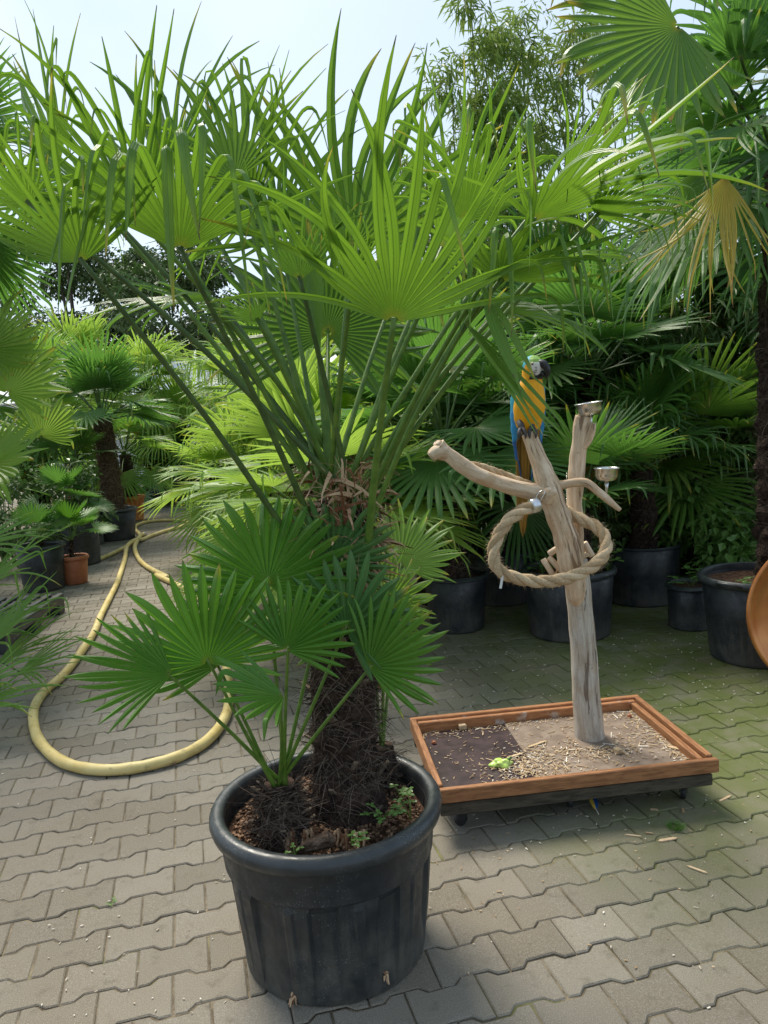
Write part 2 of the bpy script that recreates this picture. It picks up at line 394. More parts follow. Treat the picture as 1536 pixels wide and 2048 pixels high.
# ------------------------------------------------------------------ ground, pavement
mb = MB(); mb.add([(-120, -20, -.05), (120, -20, -.05), (120, 300, -.05), (-120, 300, -.05)], [(0, 1, 2, 3)])
tag(mb.build('ground', M['dirt']), kind='structure')
PL, PW, PANG = .1996, .1389, .2521
PO = V((-.9755, 1.9737, 0)); PU = V((cos(PANG), sin(PANG), 0)); PV = V((-sin(PANG), cos(PANG), 0))
mb = MB()                                      # sandy bed: joints are filled higher in some places than in others
gx = [-14.0]+[-2.7+.035*i for i in range(155)]+[14.0]; gy = [-1.0]+[.7+.035*i for i in range(150)]+[24.0]
mb.add([(x, y, -.0058+.0042*mnoise.noise(V((x*2.6, y*2.6, 3)))+.0022*mnoise.noise(V((x*15, y*15, 0)))) for y in gy for x in gx],
       [(j*len(gx)+i, j*len(gx)+i+1, (j+1)*len(gx)+i+1, (j+1)*len(gx)+i) for j in range(len(gy)-1) for i in range(len(gx)-1)])
pavement = tag(mb.build('pavement', M['joint_sand']), kind='structure')
A_ = .0105
def paver_outline(g):
    h = PW/2-g; l = PL/2-g
    top = [(-l, h+A_), (-.315*PL, h+A_), (-.205*PL, h-A_), (.205*PL, h-A_), (.315*PL, h+A_), (l, h+A_)]
    return [(x, -y) for x, y in top] + [(x, y) for x, y in reversed(top)]
def paver_verts(rng, ctr=None):
    o0 = paver_outline(.0022); o1 = paver_outline(.0062); vs = []
    j = [(rng.uniform(-.0013, .0013), rng.uniform(-.0013, .0013)) for _ in o0]
    for (x, y), d in zip(o0, j): vs.append((x+d[0], y+d[1], -.05))
    for (x, y), d in zip(o0, j): vs.append((x+d[0], y+d[1], -.0035))
    for (x, y), d in zip(o1, j): vs.append((x+d[0], y+d[1], 0))
    k = 12; fs = [tuple(range(2*k, 3*k))]
    for r in range(2):
        for i in range(k): fs.append((r*k+i, r*k+(i+1) % k, (r+1)*k+(i+1) % k, (r+1)*k+i))
    return vs, fs
rng = random.Random(5)
pm = []
for q in range(6):
    mb = MB(); vs, fs = paver_verts(rng); mb.add(vs, fs); pm.append(mb.mesh('paver', M['paver']))
def pix(p):
    d = p-V((0, 0, CAM_H)); z = d.dot(FWD)
    return (768+F_PX*d.dot(RT)/z, 1024-F_PX*d.dot(UP)/z, z) if z > .1 else (-1e6, 0, 0)
cells = []
for r in range(-170, 8):
    for k in range(-75, 75):
        c = PO+PU*((k+.5+(.5 if r % 2 else 0))*PL)-PV*(r*PW)
        if c.y < .9 or c.y > 23: continue
        x, y, z = pix(c)
        if -140 < x < 1680 and y < 2200: cells.append((c.y, c, x, y))
cells.sort(key=lambda q: q[0])
def hidden(c, x, y):
    return 500 < x < 840 and 1560 < y < 2000        # behind the big pot
n_ind = 0; rest = MB(); rz = Matrix.Rotation(PANG, 3, 'Z')
for d_, c, x, y in cells:
    tx, ty, hz, yaw = rng.gauss(0, .005), rng.gauss(0, .005), rng.gauss(0, .0011), rng.gauss(0, .006)
    if n_ind < 300 and -40 < x < 1576 and y < 2090 and not hidden(c, x, y):
        o = link('paver', pm[rng.randrange(6)], pavement)
        o.location = c+V((0, 0, hz)); o.rotation_euler = (tx, ty, PANG+yaw+(pi if rng.random() < .5 else 0)); n_ind += 1
    else:
        mtx = Matrix.Rotation(PANG+yaw, 3, 'Z') @ Matrix.Rotation(tx, 3, 'X')
        vs, fs = paver_verts(rng)
        rest.add([c+V((0, 0, hz))+mtx @ V(v) for v in vs[12:]], [tuple(i-12 for i in f) for f in fs if min(f) >= 12])
o = rest.build('far_pavers', M['paver'], pavement); tag(o, kind='stuff')

# ------------------------------------------------------------------ palm trunks
def trunk_part(parent, base, top, r0, r1, rng, nfib=900, nstub=16, fib='fibre', bark='bark', hair=.05, thick=.0011, bow=.0, name='trunk', seg=26):
    base, top = V(base), V(top); ax = top-base; L = ax.length; dn = ax.normalized()
    bv = V((rng.uniform(-1, 1), rng.uniform(-1, 1), 0))*bow
    def P(t): return base+ax*t+bv*sin(pi*t)
    def Rr(t): return r0+(r1-r0)*t
    mb = MB(); K = max(8, int(L*seg))
    mb.tube([P(i/K) for i in range(K+1)], [Rr(i/K)*(1+.07*(i % 2))*(1+.10*max(0, 1-i*5/K)) for i in range(K+1)], 16, True, .22, 14, seed=rng.random()*50)
    tr = mb.build(name, M[bark], parent)
    u = dn.orthogonal().normalized(); w_ = dn.cross(u)
    fb = MB()
    for _ in range(nfib):
        t = rng.random(); an = rng.uniform(0, 2*pi); q = u*cos(an)+w_*sin(an); tang = dn.cross(q)
        p = P(t)+q*Rr(t)*.97; rs = rng.random()
        ln = hair*rng.uniform(.5, 2.2); d = (dn*rng.uniform(-.9, .7)+tang*rng.uniform(-1.5, 1.5)+q*rng.uniform(.0, .55)).normalized()
        th = thick*rng.uniform(.6, 1.8); pts = [p]; dd = d
        for s_ in range(3):
            dd = (dd+DOWN*.18+q*(-.16)+V((rng.uniform(-.3, .3), rng.uniform(-.3, .3), rng.uniform(-.3, .3)))).normalized(); pts.append(pts[-1]+dd*ln/3)
        vs = []
        for i_, p_ in enumerate(pts):
            sd = dd.cross(q); sd = sd.normalized() if sd.length > 1e-4 else tang
            vs += [p_-sd*th*(1-i_*.25), p_+sd*th*(1-i_*.25)]
        fb.add(vs, [(0, 1, 3, 2), (2, 3, 5, 4), (4, 5, 7, 6)], 0, rs)
    if nfib:
        o = fb.build('fibre', M[fib], tr); tag(o, kind='stuff')
    for i in range(nstub):
        t = (i+rng.random())/nstub; an = i*2.4+rng.uniform(-.3, .3); q = u*cos(an)+w_*sin(an)
        p = P(t)+q*Rr(t)*.9; ln = rng.uniform(.03, .065)*min(1.1, max(.6, r0/.1)); wd = rng.uniform(.005, .012)*min(1.1, max(.7, r0/.1))
        tang = dn.cross(q); d = (q*.75+dn*rng.uniform(.4, .9)).normalized(); nn = d.cross(tang)
        vs = []
        for j, (s_, wf) in enumerate(((0, 1.5), (.6, 1), (1, .75+rng.random()*.2))):
            for (e, f_) in ((-1, -.35), (1, -.35), (1, .35), (-1, .35)): vs.append(p+d*ln*s_+tang*wd*wf*e+nn*wd*wf*f_)
        fs = [(8, 9, 10, 11)]
        for k in range(2):
            for j in range(4): fs.append((k*4+j, k*4+(j+1) % 4, k*4+4+(j+1) % 4, k*4+4+j))
        s2 = MB(); s2.add(vs, fs, 0, rng.random()); s2.build('leaf_stub', M['stub'], tr)
    return tr

# ------------------------------------------------------------------ pots
def pot(loc, r_rim, h, r_base, mat, rim_mat, label, cat='pot', group=None, soil=.06, rib=0, rim_h=.05, rim_t=.02, band=0, name='plant_pot', handles=0, n=48, saucer=False):
    p = empty(name, loc, label, cat, group)
    def rad(z): return r_base+(r_rim-rim_t-r_base)*(z/h)
    prof = [(.001, .012), (r_base*.9, .012), (r_base*.96, 0), (r_base, .008), (rad(h*.05), h*.05), (rad(h*.25), h*.25), (rad(h*.5), h*.5)]
    zb = h-rim_h-band
    if rib: prof.append((rad(zb-.03), zb-.03))
    prof += [(rad(zb)-.003, zb-.010), (rad(zb)+.007*(band > 0), zb)] if band else []
    prof += [(rad(h-rim_h)+.006*(band > 0), h-rim_h), (rad(h-rim_h)-.014, h-rim_h+.01), (rad(h*.5)-.014, h*.5)]
    md = None
    if rib:
        def md(a, z):
            if z < .05 or z > zb-.012: return 0
            k = (a*rib/(2*pi)) % 1
            return -.012 if .30 < k < .70 else (.004 if k < .06 or k > .94 else 0)
    mb = MB(); mb.lathe(prof, (0, 0, 0), n*(3 if rib else 1), md); mb.build('body', M[mat], p, not rib, True)
    mb = MB(); ro = r_rim; ri = rad(h-rim_h)-.012
    mb.lathe([(ri, h-rim_h), (ri, h-.012), (ri+.006, h-.003), ((ri+ro)/2, h), (ro-.008, h-.004), (ro, h-.018), (ro+.001, h-rim_h*.6), (ro-.004, h-rim_h*.2-rim_h*.75), (ro-.014, h-rim_h-.002), (ri+.004, h-rim_h)], (0, 0, 0), n)
    mb.build('rim', M[rim_mat], p, True, True)
    if soil is not None:
        rg = random.Random(hash(label) % 999); sb = MB(); sr_ = rad(h-soil)-.013; K = 22; vs = [(0, 0, h-soil+.02)]
        for i in range(1, 9):
            for j in range(K):
                r = sr_*i/8; a = 2*pi*j/K; vs.append((r*cos(a), r*sin(a), h-soil+.02*(1-i/8)+mnoise.noise(V((r*cos(a), r*sin(a), 0))*18)*.010))
        fs = [(0, 1+j, 1+(j+1) % K) for j in range(K)]
        for i in range(7):
            for j in range(K): fs.append((1+i*K+j, 1+(i+1)*K+j, 1+(i+1)*K+(j+1) % K, 1+i*K+(j+1) % K))
        sb.add(vs, fs); sb.build('soil', M['soil'], p, True, True)
    for k in range(handles):
        a = pi*k+.9+random.Random(label).uniform(-1, 1); hb = MB()
        c = V((cos(a)*(r_rim-.002), sin(a)*(r_rim-.002), h-.02)); tg = V((-sin(a), cos(a), 0)); od = V((cos(a), sin(a), 0))
        hb.tube(catmull([c-tg*.06, c-tg*.055+od*.03+V((0, 0, .012)), c+od*.042+V((0, 0, .016)), c+tg*.055+od*.03+V((0, 0, .012)), c+tg*.06], 4), .009, 6)
        hb.build('handle', M[rim_mat], p, True, True)
    return p

# ================================================================== the main palm in its big pot
PC = V((-.215, 2.09, 0))
main_pot = pot(PC, .332, .455, .262, 'pot_main', 'pot_rim', 'large ribbed black plastic pot in the foreground holding the tall fan palm', soil=.075, rib=10, rim_h=.047, rim_t=.025, band=.098, n=72)
# roots pushing out of the drain holes
for ang, zz in ((-1.95, .03), (-.98, .055)):
    rb = MB(); rg = random.Random(int(zz*1000))
    c = PC+V((cos(ang)*.262, sin(ang)*.262, zz))
    for k in range(9):
        d = V((cos(ang)*.6+rg.uniform(-.6, .6), sin(ang)*.6+rg.uniform(-.6, .6), rg.uniform(-.7, .7)))
        rb.tube([c+V((rg.uniform(-.008, .008), 0, rg.uniform(-.01, .01))), c+d*.012, c+d*.018+V((0, 0, -.01))], [.003, .003, .0015], 5, rs=rg.random())
    rb.build('drain_root', M['fibre_red'], main_pot)
SOIL_Z = .455-.075

palm = empty('fan_palm', (PC.x+.055, PC.y+.02, SOIL_Z), 'tall fan palm with shaggy dark trunk and big arching leaves in the ribbed black pot', 'palm')
rng = random.Random(11)
CR = V((-.125, 2.15, 1.30))
trunk_part(palm, palm.location+V((0, 0, -.03)), CR+V((0, 0, -.02)), .098, .075, rng, 5200, 34, hair=.06, bow=.01)
# loose reddish fibre sheaths and dry strips in the crown
cr_b = MB()
for i in range(800):
    an = rng.uniform(0, 2*pi); z = rng.uniform(-.32, .10); r = .085+.03*rng.random()
    p = CR+V((cos(an)*r, sin(an)*r, z)); q = V((cos(an), sin(an), 0)); rs = rng.random()
    d = (q*rng.uniform(.0, .5)+V((rng.uniform(-.8, .8), rng.uniform(-.8, .8), rng.uniform(-.6, 1)))).normalized()
    ln = rng.uniform(.05, .14); th = rng.choice((.0009, .0012, .0016, .0045, .007)); sd = d.cross(q).normalized(); pts = [p]
    for _ in range(4): d = (d+DOWN*.22+V((rng.uniform(-.35, .35), rng.uniform(-.35, .35), rng.uniform(-.35, .35)))).normalized(); pts.append(pts[-1]+d*ln/4)
    vs = []
    for k, p_ in enumerate(pts): vs += [p_-sd*th*(1-k*.2), p_+sd*th*(1-k*.2)]
    cr_b.add(vs, [(2*k, 2*k+1, 2*k+3, 2*k+2) for k in range(4)], 0, rs)
tag(cr_b.build('crown_fibre', M['fibre_red'], palm), kind='stuff')

def main_frond(hub, tip, normal=V((0, 0, 1)), nseg=40, spread=80, split=.5, droop=.5, kink=.2, mat='leaf_main', seed=1, base=None, fold=.32, cup=.1, Rk=1.0, kink_at=(.5, .8), pr=.0072, par=None, pmat='petiole', sides=.2, bend=.12, wob=.09, wid=1.15, tp_=3.2, rag=.45, lv=.22):
    rg = random.Random(seed); hub = at(*hub); tip = at(*tip)
    if par is None and 1.0 <= wid < 1.5 and split < .4: nseg = round(nseg*.82); split *= .88; wid = .95
    bm_ = MB(); a = tip-hub
    blade(bm_, hub, a, normal, a.length*Rk, nseg, R_(spread), split, droop, kink, rg, fold, cup, 8, kink_at, sides, wob=wob, wid=wid, tp_=tp_, rag=rag, lv=lv)
    fr = bm_.build('leaf', M[mat], par or palm)
    b0 = base or CR+V((rg.uniform(-.05, .05), rg.uniform(-.05, .05), rg.uniform(-.06, .05)))
    pb = MB(); mid = (b0+hub)*.5+V((0, 0, (hub-b0).length*bend*.3)); petiole(pb, [b0, mid, hub+a.normalized()*.012], pr*1.5, pr*.75, 7)
    pb.build('stalk', M[pmat], fr, True)
    return fr
MF = main_frond
NB = V((0, .35, 1)); NF = V((0, -.6, 1))
# front leaf seen from below, tips standing up and folding over
MF((786, 645, 1.78), (890, 85, 1.50), NB, 21, 79, .30, .30, .30, 'leaf_main', 3, kink_at=(.25, .7), pr=.009, base=CR+V((.06, -.06, -.22)), fold=.6, wid=1.15, sides=.1)
# leaf at the left with its tips hanging like ribbons
MF((360, 502, 1.74), (338, 190, 1.50), NB, 20, 66, .32, .4, .75, 'leaf_main', 7, Rk=1.6, kink_at=(.1, .4), base=CR+V((-.06, -.05, -.1)), pmat='petiole_dark', fold=.6, wid=1.0)
MF((165, 525, 1.70), (-40, 200, 1.52), NB, 21, 78, .32, .45, .40, 'leaf_main', 9, Rk=1.15, base=CR+V((-.08, -.05, -.2)), pmat='petiole_dark', fold=.6, wid=1.3)
# upright fan at the back, lit through
MF((705, 500, 2.34), (640, 35, 2.50), V((0, 1, .2)), 24, 78, .34, .10, .03, 'leaf_main', 21, pr=.008, sides=.12, fold=.6, wid=1.25)
# right side
MF((1063, 442, 2.02), (1470, 140, 1.72), V((-.3, .2, 1)), 21, 82, .30, .5, .35, 'leaf_main', 24, base=CR+V((.05, -.03, -.05)), Rk=1.12, fold=.6, wid=1.35)
MF((925, 640, 1.95), (1105, 860, 1.80), V((.35, -.25, 1)), 7, 24, .2, .35, 0, 'leaf_main', 27, base=CR+V((.06, -.04, -.12)), Rk=1.2, fold=.5, wid=1.9, rag=.08, lv=.12)
MF((960, 560, 1.92), (1060, 800, 1.80), V((.35, -.25, 1)), 3, 22, .2, .35, 0, 'leaf_main', 28, base=CR+V((.06, -.02, -.05)), Rk=1.15, fold=.5, wid=2.0, rag=.1, lv=.2)
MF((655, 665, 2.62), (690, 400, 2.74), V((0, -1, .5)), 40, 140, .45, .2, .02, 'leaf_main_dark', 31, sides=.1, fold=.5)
MF((500, 430, 2.45), (360, 150, 2.62), V((-.2, .6, 1)), 26, 85, .32, .3, .15, 'leaf_main', 33, fold=.6, wid=1.3)
MF((880, 500, 2.55), (1060, 240, 2.75), V((.3, .6, 1)), 26, 80, .32, .3, .10, 'leaf_main', 35, fold=.6, wid=1.3)
MF((445, 600, 2.35), (175, 600, 2.45), V((-.2, 0, 1)), 25, 80, .32, .8, .3, 'leaf_main_dark', 37, pmat='petiole_dark', fold=.6, wid=1.3)
MF((985, 620, 2.35), (1250, 640, 2.3), V((.2, 0, 1)), 25, 80, .32, .8, .3, 'leaf_main_dark', 39, pmat='petiole_dark', fold=.6, wid=1.3)
MF((270, 430, 1.95), (40, 60, 1.85), V((-.4, .2, 1)), 25, 74, .30, .5, .35, 'leaf_main', 41, Rk=1.08, fold=.6, wid=1.05)
MF((600, 560, 1.95), (560, 300, 1.75), NB, 20, 60, .32, .5, .4, 'leaf_main_dark', 43, pmat='petiole_dark', fold=.6, wid=1.3)
MF((1000, 560, 2.05), (1130, 420, 1.80), V((.2, .2, 1)), 21, 80, .30, .6, .7, 'leaf_main', 45, Rk=1.5, kink_at=(.1, .4), fold=.6, wid=1.35)
MF((210, 420, 2.2), (20, 280, 2.25), V((-.3, .2, 1)), 24, 80, .30, .8, .4, 'leaf_main', 47, Rk=1.1, fold=.6, wid=1.3)
MF((560, 470, 2.55), (480, 230, 2.75), V((-.2, .6, 1)), 24, 80, .32, .3, .1, 'leaf_main_dark', 52, fold=.6, wid=1.2)
MF((800, 560, 2.5), (850, 330, 2.7), V((.1, .6, 1)), 24, 80, .32, .3, .1, 'leaf_main_dark', 53, fold=.6, wid=1.2)
MF((700, 600, 1.92), (720, 390, 1.8), V((0, .4, 1)), 18, 55, .32, .4, .2, 'leaf_main', 54, fold=.6, wid=1.2)
MF((520, 640, 2.0), (400, 560, 1.85), V((-.3, .1, 1)), 18, 60, .3, .9, .5, 'leaf_main_dark', 55, fold=.6, wid=1.2)
MF((120, 330, 2.3), (-20, 70, 2.4), V((-.3, .4, 1)), 22, 75, .3, .5, .3, 'leaf_main', 56, fold=.6, wid=1.2, pmat='petiole_dark')
MF((350, 340, 2.6), (270, 80, 2.8), V((-.2, .6, 1)), 22, 75, .3, .4, .15, 'leaf_main_dark', 57, fold=.6, wid=1.2)
MF((1130, 340, 2.45), (1330, 190, 2.45), V((.2, .4, 1)), 22, 80, .3, .8, .4, 'leaf_main', 58, fold=.6, wid=1.2)
MF((1090, 520, 2.2), (1290, 480, 2.05), V((.2, .1, 1)), 20, 75, .28, .9, .5, 'leaf_mid', 59, fold=.6, wid=1.25)
MF((300, 400, 2.0), (150, 190, 1.9), V((-.3, .3, 1)), 22, 75, .3, .7, .5, 'leaf_main', 66, fold=.6, wid=1.2, Rk=1.2)
MF((470, 360, 2.25), (420, 90, 2.35), V((-.1, .4, 1)), 22, 75, .3, .4, .25, 'leaf_main', 67, fold=.6, wid=1.2)
MF((60, 410, 1.9), (-80, 240, 1.8), V((-.3, .3, 1)), 20, 75, .3, .7, .5, 'leaf_main', 68, fold=.6, wid=1.2, Rk=1.2, pmat='petiole_dark')
MF((930, 440, 2.15), (1010, 170, 2.0), V((.1, .3, 1)), 22, 80, .3, .6, .45, 'leaf_main', 69, fold=.6, wid=1.2, Rk=1.15)
MF((1190, 430, 2.15), (1390, 330, 2.0), V((.2, .2, 1)), 22, 80, .3, 1.0, .5, 'leaf_main', 70, fold=.6, wid=1.2, Rk=1.15)
# spear leaf and bare stalks of unopened leaves
MF((640, 720, 2.16), (618, 420, 2.12), V((0, 1, .1)), 10, 7, .8, .02, 0, 'leaf_main_dark', 51, pr=.011)
# ------------------------------------------------------------------ small palm (sucker) in the same pot
sp_base = at(556, 1520, 1.99); sp_base.z = SOIL_Z+.12
sucker = empty('small_palm', (sp_base.x, sp_base.y, SOIL_Z), 'low young palm with stiff green fans at the front left of the ribbed pot', 'palm')
trunk_part(sucker, (sp_base.x-.005, sp_base.y, SOIL_Z-.02), (sp_base.x, sp_base.y, SOIL_Z+.17), .074, .044, random.Random(4), 2600, 18, hair=.05)
def SF(hub, tip, normal, nseg=32, spread=115, split=.5, mat='leaf_small', seed=1, base=None, droop=.08, kink=0, Rk=1, sides=.25, cup=.16, fold=.85, bend=.0):
    return MF(hub, tip, normal, nseg, spread, split, droop, kink, mat, seed, base or sp_base+V((random.Random(seed).uniform(-.02, .02), random.Random(seed+1).uniform(-.02, .02), .04)), fold, cup, Rk, (.3, .7), .0048, sucker, 'petiole', sides, bend, .05, 1.2, 4.2, .16, .1)
SF((535, 1166, 1.95), (540, 985, 2.05), V((0, -1, .35)), 26, 135, .48, seed=2, Rk=1.04)
SF((415, 1326, 1.86), (400, 1130, 1.88), V((.1, -1, .4)), 21, 105, .45, seed=3, Rk=1.08)
SF((345, 1348, 1.80), (150, 1320, 1.74), V((.2, -.8, .8)), 17, 62, .42, seed=5, Rk=1.06)
SF((572, 1300, 1.84), (640, 1170, 1.86), V((0, -1, .5)), 18, 90, .45, seed=6, Rk=1.08)
SF((692, 1258, 1.90), (725, 1110, 1.95), V((0, -1, .4)), 22, 145, .45, 'leaf_bluish', seed=7, Rk=1.05)
SF((736, 1334, 1.86), (880, 1255, 1.84), V((.1, -1, .5)), 18, 80, .45, seed=8, Rk=1.05)
SF((568, 1392, 1.78), (420, 1372, 1.66), V((0, -.6, 1)), 11, 60, .42, seed=9, droop=.4, kink=.2)
SF((662, 1130, 2.02), (705, 1000, 2.06), V((.1, -1, .3)), 20, 100, .48, 'leaf_bluish', seed=10, Rk=1.1)
SF((440, 1330, 1.92), (300, 1230, 1.98), V((.2, -.8, .7)), 16, 80, .45, seed=13)
sp2 = V((-.05, 2.26, SOIL_Z+.02))
back_s = empty('small_palm', sp2, 'young palm with yellow edged fans behind the shaggy trunk in the ribbed pot', 'palm')
trunk_part(back_s, sp2+V((0, 0, -.03)), sp2+V((0, 0, .12)), .05, .035, random.Random(8), 500, 8)
for hb, tp, nn_, sd in (((770, 1215, 2.25), (850, 1130, 2.25), V((.1, -1, .5)), 61), ((745, 1290, 2.2), (860, 1230, 2.15), V((.1, -.8, .6)), 62), ((730, 1180, 2.35), (760, 1060, 2.4), V((0, -1, .3)), 63), ((800, 1130, 2.4), (850, 1010, 2.5), V((0, -1, .3)), 64)):
    MF(hb, tp, nn_, 28, 100, .5, .1, 0, 'leaf_mid', sd, sp2+V((0, 0, .1)), .36, .15, 1, (.3, .7), .0045, back_s, 'petiole', .25, 0, .03)

# ================================================================== potted palms around the yard
FS = {}
def frond_set(key, mat, R, petl, nseg, spread, split, droop, kink, seed, elevs=(78, 55, 32, 8, -22), var=2, fold=.3, kink_at=(.4, .8), steps=5, pmat='petiole', pr=.009):
    out_ = []
    for e in elevs:
        for v_ in range(var):
            rg = random.Random(seed*100+e*7+v_); el = R_(e+rg.uniform(-5, 5))
            d0 = V((cos(el), 0, sin(el))); sag = .10*petl*cos(el)
            hub = d0*petl*rg.uniform(.85, 1.12)+V((0, rg.uniform(-.03, .03), -sag))
            el2 = el-R_(18)-R_(14)*cos(el); a = V((cos(el2), rg.uniform(-.12, .12), sin(el2)))
            n = V((-sin(el2), rg.uniform(-.3, .3), cos(el2)))
            b_ = MB(); blade(b_, hub, a, n, R*rg.uniform(.9, 1.08), nseg, R_(spread), split, droop, kink, rg, fold, .16, steps, kink_at, wob=.06)
            p_ = MB(); petiole(p_, [V((0, 0, 0)), d0*petl*.5+V((0, 0, -sag*.2)), hub+a.normalized()*.01], pr*1.5, pr*.7, 5)
            out_.append((e, b_.mesh('leaf', M[mat]), p_.mesh('stalk', M[pmat], smooth=True)))
    FS[key] = out_
frond_set('bright', 'leaf_bright', .62, .55, 28, 100, .38, .6, .22, 1)
frond_set('bright_hang', 'leaf_bright', .66, .5, 26, 85, .34, 1.4, .45, 2, kink_at=(.1, .6))
frond_set('mid', 'leaf_mid', .58, .5, 28, 105, .4, .5, .15, 3)
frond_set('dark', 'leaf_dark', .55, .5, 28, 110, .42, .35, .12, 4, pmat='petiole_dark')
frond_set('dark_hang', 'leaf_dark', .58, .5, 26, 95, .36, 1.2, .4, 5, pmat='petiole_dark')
frond_set('stiff', 'leaf_small', .24, .24, 26, 115, .5, .1, 0, 6, var=2, pr=.004)
frond_set('stiff_mid', 'leaf_mid', .40, .35, 30, 105, .5, .2, .02, 7, pr=.006)
frond_set('stiff_dark', 'leaf_dark', .34, .30, 28, 110, .5, .15, .02, 8, pr=.006)
frond_set('yellow', 'leaf_yellow', .62, .45, 30, 60, .45, .5, .3, 9, elevs=(-45, -70))
def crown(parent, center, key, count, scale, seed, amin=0, amax=360, elim=(-90, 90), up=.0):
    rg = random.Random(seed); fs = [f for f in FS[key] if elim[0] <= f[0] <= elim[1]]; off = wloc(parent)
    fs.sort(key=lambda f: -f[0])
    for i in range(count):
        q = i/max(1, count-1); e, bm_, pm_ = fs[min(len(fs)-1, int(q*len(fs)+rg.uniform(-.8, .8)) if q*len(fs)+.8 < len(fs) else len(fs)-1)]
        az = R_(amin+((i*137.5+rg.uniform(-20, 20)) % 360)/360*(amax-amin))
        o = link('leaf', bm_, parent); s_ = scale*rg.uniform(.85, 1.12)
        o.location = V(center)-off+V((0, 0, rg.uniform(-.06, .04)*scale-up*q)); o.rotation_euler = (rg.uniform(-.12, .12), rg.uniform(-.12, .12), az); o.scale = (s_, s_, s_)
        link('stalk', pm_, o)
def palm_at(x, y, z0, h, r, key, count, scale, seed, label, tkind='dark', group=None, nfib=500, nstub=14, lean=(0, 0), elim=(-90, 90), amin=0, amax=360, name='fan_palm', dead=0):
    p = empty(name, (x, y, z0), label, 'palm', group); rg = random.Random(seed)
    top = V((x+lean[0], y+lean[1], z0+h))
    fb, bk = {'dark': ('fibre', 'bark'), 'light': ('fibre_light', 'bark_light'), 'red': ('fibre_red', 'bark_light')}[tkind]
    trunk_part(p, (x, y, z0-.03), top, r, r*.82, rg, nfib, nstub, fib=fb, bark=bk, hair=.09, thick=.0026 if y > 6 else .0015, bow=.02, seg=16)
    crown(p, top, key, count, scale, seed, amin, amax, elim)
    if dead: crown(p, top-V((0, 0, .06)), 'yellow', dead, scale*.85, seed+900)
    return p
PB, PR_ = 'pot_black', 'pot_rim'
